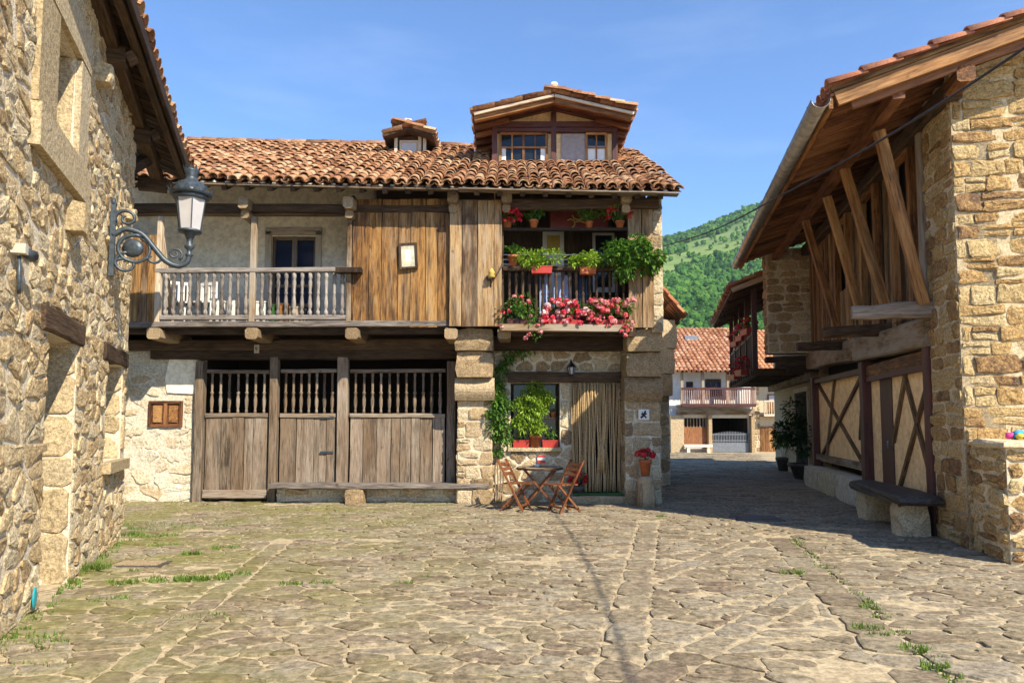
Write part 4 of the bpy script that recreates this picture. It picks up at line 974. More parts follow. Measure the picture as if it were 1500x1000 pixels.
# plank wall at the left end and honey plank walls
zt = 5.62; zb_ = zJ+.0
FJ2 = frame((0, YJ-.02, 0), (1, 0, 0))
lp = put('plank_wall', MB().box((-7.9, YJ+.05, zJ+.1), (X(228, 430, YJ), YJ+.09, Z(343, YJ))).mesh('plank_wall', M['w_dark']), main_house)
plank_wall(FJ2, -7.6, X(230, 430, YJ), zJ+.07, Z(345, YJ), M['w_orange'], lp, (.12, .2))
pw = put('plank_wall', MB().box((X(517, 400, YJ), YJ+.05, zJ+.1), (X(660, 400, YJ), YJ+.09, zt)).mesh('plank_wall', M['w_dark']), main_house)
plank_wall(FJ2, X(516, 400, YJ), X(659, 400, YJ), zJ+.0, zt, M['w_orange'], pw, (.16, .32), ragged=.02, jit=.006)
M['w_mid'] = wood_mat('wood_tawny', [(0.09, 0.045, 0.018), (0.22, 0.12, 0.045), (0.36, 0.215, 0.09), (0.45, 0.31, 0.165)], 5.0, 9.0, 0.9, 0.75, grey=(0.56, (0.30, 0.24, 0.17)), stain=0.75, var=0.8)
pw2 = put('plank_wall', MB().box((X(660, 400, YJ), YJ-.06, zJ+.1), (X(735, 400, YJ), YJ-.02, zt-.1)).mesh('plank_wall', M['w_dark']), main_house)
FJ3 = frame((0, YJ-.12, 0), (1, 0, 0)); plank_wall(FJ3, X(659, 400, YJ), X(736, 400, YJ), zJ+.0, zt-.05, M['w_mid'], pw2, (.18, .34), ragged=.02, jit=.006)
pw3 = put('plank_wall', MB().box((X(922, 400, YJ), YJ+.05, Z(478, YJ)), (X(956, 400, YJ), YJ+.09, zt-.1)).mesh('plank_wall', M['w_dark']), main_house)
plank_wall(FJ2, X(920, 400, YJ), X(957, 400, YJ), Z(480, YJ), zt-.05, M['w_mid'], pw3, (.16, .3))
for a, b in ((X(516, 400, YJ), 'w_dark'), (X(736, 400, YJ), 'w_dark')):   # returns of the plank boxes
    mb = MB(); mb.box((a-.03, YJ+.0, zJ+.1), (a+.02, YB, 5.7)); mb.build('side_boarding', M[b], main_house)
mb = MB(); mb.box((X(922, 400, YJ)-.02, YJ+.06, zJ+.1), (X(922, 400, YJ)+.02, YB, 5.7)); mb.build('side_boarding', M['w_dark'], main_house)
# back walls of the balconies
bx0, bx1 = X(397, 410, YB), X(462, 410, YB); bz1 = Z(346, YB)
bw = holed_wall(FB, XL0+.3, X(522, 410, YJ), zJ+.1, 6.72, [(bx0, bx1, zJ+.1, bz1)], .3, M['plaster'], 'wall', main_house)
bw2 = put('wall', MB().box((X(736, 400, YJ), YB, zJ+.1), (XR0-.03, YB+.2, 6.66)).mesh('wall', M['w_dark']), main_house)
beam('wall_plate', (XL0+.4, YB-.06, Z(312, YB)), (X(522, 410, YJ), YB-.06, Z(312, YB)), .2, .16, M['w_brown'], main_house, seg=6, jit=.01, cham=.02)
# balcony door with two glazed leaves
bd = put('balcony_door', MB().box((bx0, YB+.10, zJ+.1), (bx1, YB+.12, bz1)).mesh('balcony_door', M['glass_blue']), main_house)
for xx, w in ((bx0+.03, .06), ((bx0+bx1)/2, .10), (bx1-.03, .06)): beam('stile', (xx, YB+.07, zJ+.1), (xx, YB+.07, bz1), w, .05, M['iron'] if False else M['w_grey'], bd, up=(0, 1, 0))
for zz in (bz1-.04, zJ+.65, zJ+1.05): beam('rail', (bx0, YB+.075, zz), (bx1, YB+.075, zz), .04, .06, M['w_grey'], bd)
for xx in (bx0-.06, bx1+.06): beam('door_frame', (xx, YB-.02, zJ+.1), (xx, YB-.02, bz1+.1), .12, .05, M['w_pale'], bd, up=(0, 1, 0))
beam('door_frame', (bx0-.12, YB-.02, bz1+.1), (bx1+.12, YB-.02, bz1+.1), .05, .16, M['w_pale'], bd)
# left balcony railing
zr1, zr0 = Z(397, YJ), Z(466, YJ)
bal = put('balcony', None, main_house, Matrix.Translation((X(370, 430, YJ), YJ, zJ)))
xa, xb = X(232, 430, YJ), X(512, 430, YJ)
beam('handrail', (xa-.05, YJ, zr1), (xb+.02, YJ, zr1+.02), .11, .09, M['w_silver'], bal, seg=6, jit=.005, cham=.015)
beam('bottom_rail', (xa, YJ, zr0+.01), (xb, YJ, zr0+.01), .08, .09, M['w_silver'], bal, seg=6, jit=.004, cham=.012)
nb = 23
for i in range(nb):
    xx = xa+.06+(xb-xa-.12)*(i+.5)/nb
    if abs(xx-X(370, 430, YJ)) < .07: continue
    baluster('baluster', (xx, YJ, zr0+.05), zr1-zr0-.09, .040, M['w_silver'], bal)
for px, w in ((232, .10), (370, .11), (511, .09)):
    xx = X(px, 430, YJ); beam('post', (xx, YJ+.005, zJ+.08), (xx, YJ+.005, Z(318, YJ)), w, .11, M['w_brown'] if px != 232 else M['w_pale'], bal, up=(0, 1, 0), seg=4, jit=.006, cham=.015)
beam('prop_board', (X(243, 470, YJ), YJ+.25, zJ+.1), (X(232, 360, YJ), YJ+.12, Z(345, YJ)), .09, .04, M['w_pale'], bal, up=(0, 1, 0))
mb = MB(); mb.box((X(503, 395, YJ)-.1, YJ-.2, zr1-.06), (X(540, 395, YJ)-.1, YJ-.02, zr1+.03)); mb.build('bracket', M['w_dark'], bal)
# right balcony railing, with shelf for flower boxes
bal2 = put('balcony', None, main_house, Matrix.Translation((X(830, 430, YJ), YJ, zJ)))
xa2, xb2 = X(737, 430, YJ), X(922, 430, YJ); zs = Z(484, YJ)
beam('handrail', (xa2, YJ, Z(394, YJ)), (xb2, YJ, Z(394, YJ)), .14, .09, M['w_dark'], bal2, seg=5, jit=.004, cham=.012)
beam('bottom_rail', (xa2, YJ, Z(472, YJ)), (xb2, YJ, Z(472, YJ)), .09, .09, M['w_dark'], bal2, seg=5, jit=.004, cham=.012)
for i in range(18):
    xx = xa2+.05+(xb2-xa2-.1)*(i+.5)/18; baluster('baluster', (xx, YJ, Z(472, YJ)+.04), Z(394, YJ)-Z(472, YJ)-.08, .036, M['w_dark'], bal2)
beam('flower_shelf', (xa2-.05, YJ-.17, zs), (xb2, YJ-.17, zs-.02), .30, .05, M['w_brown'], bal2, seg=5, jit=.005)
beam('shelf_edge', (xa2-.05, YJ-.31, zs+.02), (xb2, YJ-.31, zs), .03, .12, M['w_brown'], bal2, seg=4, jit=.004)
beam('deck_edge', (xa2-.05, YJ+.02, zs-.02), (xb2+.1, YJ+.02, zs-.03), .14, .16, M['w_dark'], bal2, seg=4, jit=.006)
for k, py in enumerate((374, 381, 388)): beam('rail_wire', (xa2, YJ-.05, Z(py, YJ)), (xb2, YJ-.05, Z(py, YJ)), .007, .007, M['galv'], bal2)
beam('upper_rail', (xa2, YJ+.02, Z(336, YJ)), (xb2, YJ+.02, Z(336, YJ)), .09, .05, M['w_dark'], bal2)
# things on the right balcony's back wall
mb = MB(); mb.box((X(795, 400, YB), YB-.05, zJ+.1), (X(826, 400, YB), YB-.012, Z(340, YB))); wdoor = mb.build('balcony_door', M['white'], main_house)
mb = MB(); mb.box((X(801, 350, YB), YB-.07, Z(372, YB)), (X(820, 350, YB), YB-.052, Z(346, YB))); mb.build('pane', M['yellowish'], wdoor)
mb = MB(); mb.box((X(868, 400, YB), YB-.05, zJ+.9), (X(900, 400, YB), YB-.012, Z(342, YB))); w2 = mb.build('window', M['white'], main_house)
mb = MB(); mb.box((X(872, 400, YB), YB-.06, zJ+1.0), (X(896, 400, YB), YB-.052, Z(346, YB))); mb.build('pane', M['glass'], w2)
# red painted board with iron branding-mark shapes
rb = thing('sign_board', (X(845, 322, 14), YJ+.55, Z(338, YJ+.55)), 'dark red board with curling ochre mark hung over the flower balcony', 'sign')
YS = YJ+.55; mb = MB(); mb.box((X(806, 320, YS), YS, Z(338, YS)), (X(890, 320, YS), YS+.03, Z(308, YS))); mb.build('board', M['redboard'], rb)
mb = MB()
def mark(pts, r=.014): mb.tube([W(a, b, YS-.012) for a, b in pts], r, 5)
mark([(831, 323), (836, 321), (841, 323), (842, 329), (838, 334), (832, 335)]); mark([(838, 315), (841, 320), (847, 322), (854, 320), (857, 314)]); mark([(843, 325), (850, 324), (858, 327), (860, 333)]); mark([(858, 327), (864, 325), (868, 328)])
mb.build('mark', M['yellowish'], rb)
# a cloth drying behind the balusters
for (a, b, mm, lb) in ((791, 806, 'cloth_blue', 'pale blue cloth hanging behind dark balusters, nearer the white door'), (812, 838, 'cloth_blue', 'wide pale blue cloth hanging behind the middle of the dark balusters'), (846, 862, 'glass_blue', 'dark blue cloth hanging behind the balusters near the trailing plant')):
    t = thing('hanging_cloth', (X(a, 430, YJ+.1), YJ+.12, zJ), lb, 'cloth', 'cloths hung on the flower balcony'); mb = MB(); n = 10; vs = []
    x0, x1 = X(a, 430, YJ), X(b, 430, YJ)
    for i in range(n+1):
        yy = YJ+.12+.025*math.sin(i*1.9)
        for zz in (Z(401, YJ), Z(462, YJ)+R(-.03, .03)): vs += [(x0+(x1-x0)*i/n, yy, zz)]
    mb.add(vs, [(2*i, 2*i+1, 2*i+3, 2*i+2) for i in range(n)], .5, 0, True); mb.build('fabric', M[mm], t)

# ------------------------------------------------------------------ main roof
zeL, zeR = Z(268, YE)+.03, Z(282, YE)+.03; xeL, xeR = -8.3, 3.02
zrl = W(262, 208, YRG).z; zrr = W(930, 229, YRG).z; zrm = (zrl+zrr)/2
def ze(x): return zeL+(zeR-zeL)*(x-X(310, 270, YE))/(X(990, 280, YE)-X(310, 270, YE))
ew_ = Vector((xeR-xeL, 0, ze(xeR)-ze(xeL))); eo = Vector((xeL, YE, ze(xeL)))
up_ = Vector((0, YRG-YE, zrm-(ze(xeL)+ze(xeR))/2+.0))
mroof = put('roof', MB().add([tuple(eo-Vector((0,0,.02))), tuple(eo+ew_-Vector((0,0,.02))), tuple(eo+ew_+up_-Vector((0,0,.02))), tuple(eo+up_-Vector((0,0,.02))), tuple(eo+up_+Vector((0, 4.6, -2.6))), tuple(eo+ew_+up_+Vector((0, 4.6, -2.6)))], [(0, 1, 2, 3), (3, 2, 5, 4)], .5).mesh('roof', M['underlay']), main_house)
FR = roof_frame(eo, ew_, up_); RL = up_.length
def skip_d(u, w):
    p = FR @ Vector((u, w, 0))
    if p.x < -8.2: return True
    return (p.y > 15.02 and X(718, 235, 15) < p.x < X(906, 235, 15)) or (p.y > 16.12 and X(575, 225, 16.1) < p.x < X(626, 225, 16.1))
und = lambda u, w: 0.035*vnoise((u, w, 1), 0.7)+0.02*vnoise((u, w, 6), 1.8)
tile_roof(mroof, FR, ew_.length, RL+.1, M['tile'], 0.198, 0.30, limit=300, jit=1.35, skip=skip_d, und=und)
# ridge caps
for i in range(30):
    a = i/31; p = eo+up_+ew_*a+Vector((0, 0, .07+R(-.015, .015))); me = tile_mesh('ridge_tile', M['tile'], .13, .105, .46) if i < 2 else me
    put('ridge_tile', me, mroof, Matrix.Translation(p) @ Matrix.Rotation(-math.pi/2+R(-.06, .06), 4, 'Z'))
# soffit, rafters and eave boards
for i in range(26):
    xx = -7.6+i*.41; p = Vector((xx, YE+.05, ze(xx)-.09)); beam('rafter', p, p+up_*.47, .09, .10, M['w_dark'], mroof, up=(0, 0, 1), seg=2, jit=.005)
beam('eave_board', (-8.0, YE+.06, ze(-8)-.045), (X(700, 285, YE), YE+.06, ze(X(700, 285, YE))-.045), .12, .022, M['w_grey'], mroof, seg=8, jit=.006)
beam('eave_board', (X(672, 285, YE), YE+.04, ze(X(672, 285, YE))-.05), (xeR-.06, YE+.04, ze(xeR)-.05), .2, .022, M['w_grey'], mroof, seg=8, jit=.005)
zpl = Z(306, YJ)
beam('eave_beam', (-7.8, YJ+.03, Z(303, YJ)), (X(662, 306, YJ), YJ+.03, Z(307, YJ)), .16, .15, M['w_dark'], main_house, seg=7, jit=.01, cham=.02)
beam('eave_beam', (X(664, 306, YJ), YJ-.04, Z(302, YJ)), (XR0-.1, YJ-.04, Z(300, YJ)), .16, .20, M['w_dark'], main_house, seg=5, jit=.008, cham=.02)
for px, py in ((361, 300), (513, 300), (664, 292), (742, 292), (916, 292)):
    xx = X(px, py, 12.9); c = beam('eave_bracket', (xx, 12.72, Z(py, 12.9)), (xx, 13.3, Z(py, 12.9)-.02), .19, .22, M['w_end'], main_house, seg=3, jit=.014, cham=.035)
    beam('eave_bracket', (xx, 12.83, Z(py, 12.9)-.19), (xx, 13.3, Z(py, 12.9)-.19), .15, .15, M['w_end'], main_house, seg=2, jit=.012, cham=.03)

# mortar dabs bedding the eave tiles
for i in range(52):
    xx = xeL+.25+i*.2115
    if xx < xeR-.1: mb = MB(); mb.blob((xx, YE+.07, ze(xx)+.0), (.06, .06, .035), 6, 4, .3); mb.build('mortar_dab', M['mortar_white'], mroof)
for lo, hi in (((1.22, 3.22, -.1), (1.45, 3.5, .15)), ((4.0, 4.08, -.1), (4.18, 4.22, .13)), ((2.05, 4.98, -.1), (2.26, 5.18, .16))): rough_block('corbel', lo, hi, M['dressed'], left_house, .012, FL)
# ------------------------------------------------------------------ dormer
YD, YF = 15.0, 14.28
dorm = put('dormer', None, main_house, Matrix.Translation((X(812, 235, YD), YD, Z(238, YD))))
ax0, ax1 = X(721, 235, YD), X(904, 235, YD); az0 = Z(243, YD)-.15; azt = Z(184, YD); axm = X(811, 200, YD)
mb = MB(); zp = Z(152, YD)
mb.add([(ax0, YD+.06, az0), (ax1, YD+.06, az0), (ax1, YD+.06, azt+.2), (axm, YD+.06, zp), (ax0, YD+.06, azt+.2), (ax0, 18, az0), (ax1, 18, az0), (ax1, 18, azt+.2), (axm, 18, zp), (ax0, 18, azt+.2)], [(0, 1, 2, 3, 4), (0, 4, 9, 5), (1, 6, 7, 2)]); mb.build('wall', M['peach'], dorm)
for xx in (ax0+.05, axm, ax1-.05): beam('post', (xx, YD, az0), (xx, YD, azt+(.28 if xx == axm else .12)), .11, .14, M['w_maroon'], dorm, up=(0, 1, 0))
for zz, hh in ((azt, .12), (Z(192, YD), .08), (Z(242, YD), .07)): beam('cross_rail', (ax0, YD-.01, zz), (ax1, YD-.01, zz), .13, hh, M['w_maroon'], dorm)
# windows
def casement(x0, x1, z0, z1, nx, nz, parent, mat=M['w_strut']):
    w = put('window', MB().box((x0, YD+.02, z0), (x1, YD+.03, z1)).mesh('window', M['glass']), parent)
    for i in range(nx+1): xx = x0+(x1-x0)*i/nx; beam('glazing_bar', (xx, YD, z0), (xx, YD, z1), .055 if i in (0, nx) or (nx == 4 and i == 2) else .03, .04, mat, w, up=(0, 1, 0))
    for i in range(nz+1): zz = z0+(z1-z0)*i/nz; beam('glazing_bar', (x0, YD-.003, zz), (x1, YD-.003, zz), .04, .05 if i in (0, nz) else .03, mat, w)
    return w
wz_0, wz_1 = Z(237, YD), Z(196, YD)
cw = casement(X(733, 215, YD), X(801, 215, YD), wz_0, wz_1, 4, 2, dorm)
for a, b in ((735, 741), (792, 799)): mb = MB(); mb.box((X(a, 225, YD), YD+.012, wz_0+.03), (X(b, 225, YD), YD+.018, Z(217, YD))); mb.build('curtain', M['white'], cw)
cw = casement(X(859, 215, YD), X(888, 215, YD), wz_0, wz_1, 2, 2, dorm)
mb = MB(); mb.box((X(861, 225, YD), YD+.012, wz_0+.03), (X(886, 225, YD), YD+.018, Z(214, YD))); mb.build('curtain', M['white'], cw)
mb = MB(); mb.box((X(822, 215, YD), YD+.0, wz_0), (X(857, 215, YD), YD+.03, wz_1)); mb.build('screen', plain_mat('fly_screen', (.30, .26, .25), .8), dorm)
# roof of the dormer
pk = W(812, 136, YF); el = W(692, 164, YF); er = W(931, 163, YF); YK = 17.6
droof = put('dormer_roof', MB().add([tuple(el), tuple(pk), tuple(er), (el.x, YK, el.z), (pk.x, YK, pk.z), (er.x, YK, er.z)]+[(q.x, q.y, q.z-.04) for q in (el, pk, er)]+[(q.x, YK, q.z-.04) for q in (el, pk, er)],
    [(0, 1, 4, 3), (1, 2, 5, 4), (6, 9, 10, 7), (7, 10, 11, 8), (0, 6, 7, 1), (1, 7, 8, 2), (0, 3, 9, 6), (2, 8, 11, 5)], .5).mesh('dormer_roof', M['w_red']), dorm)
def gable_trim(off, dy, w, t, mat, nm):
    for e in (el, er):
        a = Vector((e.x, YF+dy, e.z-off)); b = Vector((pk.x, YF+dy, pk.z-off)); d = (b-a); beam(nm, a+d*.02, b-d*.004, w, t, mat, droof, up=(0, 0, 1))
gable_trim(.06, .0, .05, .05, M['w_pale'], 'barge_board'); gable_trim(.13, .10, .10, .10, M['w_strut'], 'barge_board'); gable_trim(.04, .62, .06, .06, M['w_maroon'], 'barge_board')
for sgn, e in ((-1, el), (1, er)):
    for k in range(7):
        yy = YF+.15+k*.42; beam('rafter', (e.x-sgn*.03, yy, e.z-.10), (e.x-sgn*.75, yy, e.z-.10+.72*abs((pk.z-e.z)/(pk.x-e.x))), .07, .09, M['w_red'], droof)
for k in (0, 1, 2): beam('purlin', (ax0+(axm-ax0)*k, YF+.04, azt+.10+(.32 if k == 1 else 0)), (ax0+(axm-ax0)*k, YD+.3, azt+.10+(.32 if k == 1 else 0)), .12, .12, M['w_maroon'], droof)
for e, sgn in ((el, 1), (er, -1)):
    d = (Vector((pk.x, YF, pk.z))-e); uu = Vector((0, -1, 0)) if sgn > 0 else Vector((0, 1, 0))
    o_ = Vector((e.x, YK, e.z)) if sgn > 0 else Vector((e.x, YF-.04, e.z))
    tile_roof(droof, roof_frame(o_+Vector((0, 0, .01)), uu, d), YK-YF+.02, d.length-.05, M['tile'], .212, .30, limit=70, jit=.7, minpx=6)
for i in range(9): put('ridge_tile', me, droof, Matrix.Translation((pk.x, YF-.03+i*.38, pk.z+.06)))
rough_block('finial', (pk.x-.07, YF-.03, pk.z+.12), (pk.x+.07, YF+.12, pk.z+.22), M['plaster'], droof, .01)

# little roof hatch dormer
YH = 16.1; hat = put('dormer', None, main_house, Matrix.Translation((X(600, 225, YH), YH, Z(228, YH))))
hx0, hx1, hz0, hz1 = X(577, 225, YH), X(624, 225, YH), Z(232, YH)-.1, Z(200, YH)
mb = MB(); mb.box((hx0, YH, hz0), (hx1, 17.4, hz1)); mb.build('wall', M['w_dark'], hat)
for a in (hx0+.05, hx1-.14, hx1-.03): beam('post', (a, YH-.02, hz0), (a, YH-.02, hz1+.05), .07, .06, M['w_pale'], hat, up=(0, 1, 0))
mb = MB(); mb.box((X(587, 220, YH), YH-.015, Z(230, YH)), (X(611, 220, YH), YH-.005, Z(208, YH))); mb.build('window', M['milk'], hat)
for a in (587, 611): beam('window_frame', (X(a, 220, YH), YH-.02, Z(231, YH)), (X(a, 220, YH), YH-.02, Z(207, YH)), .045, .03, M['w_pale'], hat, up=(0, 1, 0))
beam('window_frame', (X(586, 220, YH), YH-.022, Z(208, YH)), (X(612, 220, YH), YH-.022, Z(208, YH)), .03, .045, M['w_pale'], hat)
YHF = YH-.32; hp, hl, hr = W(598, 186, YHF), W(561, 197, YHF), W(635, 197, YHF)
hroof = put('dormer_roof', MB().add([tuple(hl), tuple(hp), tuple(hr), (hl.x, 17.5, hl.z), (hp.x, 17.5, hp.z), (hr.x, 17.5, hr.z)]+[(q.x, q.y, q.z-.05) for q in (hl, hp, hr)]+[(q.x, 17.5, q.z-.05) for q in (hl, hp, hr)],
    [(0, 1, 4, 3), (1, 2, 5, 4), (6, 9, 10, 7), (7, 10, 11, 8), (0, 6, 7, 1), (1, 7, 8, 2), (0, 3, 9, 6), (2, 8, 11, 5)], .5).mesh('dormer_roof', M['w_dark']), hat)
for e, sgn in ((hl, 1), (hr, -1)):
    d = hp-e; uu = Vector((0, -1, 0)) if sgn > 0 else Vector((0, 1, 0)); o_ = Vector((e.x, 17.5, e.z)) if sgn > 0 else Vector((e.x, YHF-.03, e.z))
    tile_roof(hroof, roof_frame(o_+Vector((0, 0, .01)), uu, d), 17.5-YHF, d.length-.03, M['tile'], .2, .28, limit=40, jit=.8, minpx=6)
for i in range(3): put('ridge_tile', me, hroof, Matrix.Translation((hp.x, YHF-.03+i*.38, hp.z+.05)))
rough_block('finial', (hp.x-.08, YHF, hp.z+.1), (hp.x+.06, YHF+.14, hp.z+.2), M['plaster'], hroof, .012)
# ------------------------------------------------------------------ right stone and timber house
dR = Vector((0.21, 1, 0)).normalized(); nR = Vector((-dR.y, dR.x, 0)); AR = Vector((5.45, 8.66, 0))
def PR(s, v, o): return AR+dR*s+nR*o+Vector((0, 0, v))
def HR(px, py, o=0.0):
    r = ray(px, py); E = Vector((0, 0, EYE)); q = PR(0, 0, o); t = (q-E).dot(nR)/r.dot(nR); p = E+r*t; return (p-AR).dot(dR), p.z
def HG(px, py, s=0.0):   # on a plane parallel to the gable
    r = ray(px, py); E = Vector((0, 0, EYE)); q = PR(s, 0, 0); t = (q-E).dot(dR)/r.dot(dR); p = E+r*t; return -(p-AR).dot(nR), p.z
FRW = frame(AR, -dR)                  # street face, u = -s
FGB = frame(AR, -nR)                  # gable face, u away from the street
right_house = thing('stone_house', PR(4, 0, -3), 'stone gabled house with slanting timber struts under its wide eaves', 'house')
LR = 9.2; VS = -0.55
c0 = HG(1217, 142, VS); c1 = HG(1500, 38, VS); slR = (c1[1]-c0[1])/(c1[0]-c0[0]); EOR = -c0[0]; EZR = c0[1]
sl_e = 0.022
def roofz(s, o): return EZR+(EOR-o)*slR+(s-VS)*sl_e
# gable wall with squared rubble in courses
gw = put('gable_wall', MB().add([(0, 0, 0), (6, 0, 0), (6, roofz(0, -6)-.1, 0), (0, roofz(0, 0)-.1, 0), (0, 0, -.5), (6, 0, -.5), (6, roofz(0, -6)-.1, -.5), (0, roofz(0, 0)-.1, -.5)], [(0, 1, 2, 3), (7, 6, 5, 4), (0, 3, 7, 4)], .5).mesh('gable_wall', M['mortar_right']), right_house, FGB)
cs = course_cells(0, 2.6, 0, 8.2, (.20, .62), (.13, .27), jit=.016, split=.25); cs2 = []
for c in cs:
    nx, ny = -slR, 1.0; c = clip_half(c, 0, roofz(0, 0)-.16, nx, ny)
    if len(c) >= 3 and area(c) > .004: cs2.append(c)
lay_stones(FGB, cs2, M['stone_right'], gw, 'stone', .009, .020, .03, limit=220, rnd_amt=.018, minpx=6, soft=.10)
# street face: stone quoin, timber above, panels below
sw = holed_wall(FRW, -1.0, 0, 0, roofz(0, 0)-.05, [], .45, M['mortar_right'], 'quoin_wall', right_house)
cs = course_cells(-1.0, 0, 0, roofz(0, 0)-.1, (.3, .62), (.15, .28), jit=.016, split=.2); lay_stones(FRW, cs, M['stone_right'], sw, 'stone', .010, .02, .02, limit=90, rnd_amt=.018, minpx=5, soft=.16)
mb = MB(); a, b, c_, d_ = PR(1, 0, -.45), PR(LR, 0, -.45), PR(LR, 0, -6), PR(0, 0, -6)
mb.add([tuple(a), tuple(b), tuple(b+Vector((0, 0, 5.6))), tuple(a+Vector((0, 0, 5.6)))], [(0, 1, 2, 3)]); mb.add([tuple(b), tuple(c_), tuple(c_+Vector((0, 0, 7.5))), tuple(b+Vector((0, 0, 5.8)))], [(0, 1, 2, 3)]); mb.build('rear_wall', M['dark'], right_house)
# bressummer beams
zb1 = 2.72
beam('beam', PR(0.95, zb1+.02, -.05), PR(4.6, zb1+.12, -.05), .3, .40, M['w_brown'], right_house, seg=5, jit=.014, cham=.03)
beam('beam', PR(4.6, zb1+.16, -.08), PR(LR, zb1+.30, -.08), .3, .42, M['w_brown'], right_house, seg=5, jit=.016, cham=.03)
M['w_old'] = wood_mat('wood_blackened', [(0, (0.035, 0.019, 0.009)), (0.35, (0.13, 0.072, 0.03)), (0.7, (0.26, 0.165, 0.08)), (1, (0.37, 0.26, 0.145))], 5.0, 9.0, 0.9, 0.8, stain=0.7, var=0.9)
# ground-floor posts and panels
for s_, w_ in ((1.10, .20), (4.35, .24), (8.75, .2)): beam('post', PR(s_, 0.0, -.05), PR(s_, 2.6, -.05), w_, .2, M['w_maroon'], right_house, up=nR, seg=3, jit=.006, cham=.015)
def infill(s0, s1, z0, z1, braces, nm='infill_panel'):
    p = put(nm, MB().box((-s1, z0, -.16), (-s0, z1, -.10)).mesh(nm, M['peach']), right_house, FRW)
    for (a, za, b, zb) in braces: beam('brace', PR(a, za, -.075), PR(b, zb, -.075), .07, .05, M['w_old'], p, up=nR)
    return p
beam('rail', PR(1.1, 2.42, -.06), PR(4.3, 2.42, -.06), .08, .20, M['w_strut'], right_house); beam('rail', PR(1.1, 2.28, -.05), PR(4.3, 2.28, -.05), .09, .08, M['w_maroon'], right_house)
infill(1.2, 3.05, .25, 2.26, [(1.25, 2.2, 2.9, .35), (1.3, .6, 2.35, 2.25), (3.0, 1.2, 2.3, 2.25)])
infill(3.75, 4.25, .25, 2.26, [])
do = beam('door', PR(3.4, .2, -.12), PR(3.4, 2.25, -.12), .64, .05, M['w_maroon'], right_house, up=nR)
mb = MB(); mb.tube([PR(3.16, 1.1, -.09), PR(3.16, 1.1, -.03), PR(3.16, 1.22, -.03), PR(3.16, 1.22, -.09)], .015, 6); mb.build('handle', M['galv'], do)
infill(4.5, 8.7, .62, 2.5, [(4.6, 2.45, 8.5, .7), (8.6, 2.45, 4.7, .7), (6.9, 2.45, 7.9, .7), (4.6, 2.45, 5.0, 1.2)])
beam('rail', PR(4.45, .72, -.04), PR(8.7, .72, -.04), .1, .12, M['w_brown'], right_house); beam('rail', PR(4.45, 2.46, -.05), PR(8.7, 2.5, -.05), .1, .1, M['w_maroon'], right_house)
for a, b in ((4.3, 5.9), (5.92, 7.5), (7.52, 9.1)): rough_block('plinth_slab', (-b, 0, -.3), (-a, .50, .22), M['concrete'], right_house, .006, FRW @ Matrix.Rotation(0, 4, 'X'))
# upper storey: boarded wall with dark openings between posts
uz0, uz1 = 3.05, roofz(4, 0)-.25
op = []
for (pa, pb, pt, pb2) in ((1312, 1338, 200, 330), (1266, 1288, 285, 400), (1228, 1246, 335, 425)):
    (sa, za), (sb, zb), (sc_, zc_) = HR(pa, pt, -.08), HR(pb, pt, -.08), HR((pa+pb)/2, pb2, -.08); op.append((-sa, -sb, zc_, min(za, uz1-.25)))
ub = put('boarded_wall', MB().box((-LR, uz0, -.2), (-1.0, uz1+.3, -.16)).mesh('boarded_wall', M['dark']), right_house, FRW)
FRW2 = frame(AR+nR*-.08, -dR); plank_wall(FRW2, -LR, -1.0, uz0-.05, uz1, M['w_old'], ub, (.12, .24), t=.035, holes=op, jit=.008, ragged=.05)
for (a, b, lo, hi) in op:
    for u_ in (a, b): beam('post', FRW2 @ Vector((u_, uz0, .05)), FRW2 @ Vector((u_, hi+.3, .05)), .13, .12, M['w_strut'], ub, up=nR, seg=3, jit=.006)
    beam('rail', FRW2 @ Vector((a, hi, .06)), FRW2 @ Vector((b, hi, .06)), .1, .12, M['w_strut'], ub)
beam('wall_plate', PR(-.1, roofz(0, 0)-.33, .0), PR(LR, roofz(LR, 0)-.33, .0), .22, .22, M['w_dark'], right_house, seg=5, jit=.01, cham=.02)
beam('post', PR(1.05, 2.9, -.02), PR(1.05, roofz(1, 0)-.4, -.02), .16, .16, M['w_brown'], right_house, up=nR, seg=4, jit=.01, cham=.02)
# jetty logs and struts
for (s_, z_, L_, mm, r_) in ((0.92, 3.04, 1.0, 'w_grey', .23), (3.0, 3.02, .95, 'w_old', .21), (5.6, 3.06, .9, 'w_old', .21)):
    beam('jetty_log', PR(s_, z_, -.3), PR(s_, z_-.03, L_), r_, r_*1.05, M[mm], right_house, seg=5, jit=.012, cham=.04, taper=.72)
def strut(t0, t1, o0, o1):
    (sa, za), (sb, zb) = HR(*t0, o0), HR(*t1, o1); beam('strut', PR(sb, zb, o1), PR(sa, za, o0), .135, .12, M['w_strut'], right_house, up=dR, seg=3, jit=.004, cham=.012)
strut((1287, 192), (1353, 445), .70, .12); strut((1237, 246), (1296, 445), .72, .14); strut((1212, 288), (1262, 462), .74, .16); strut((1180, 323), (1226, 478), .76, .18)
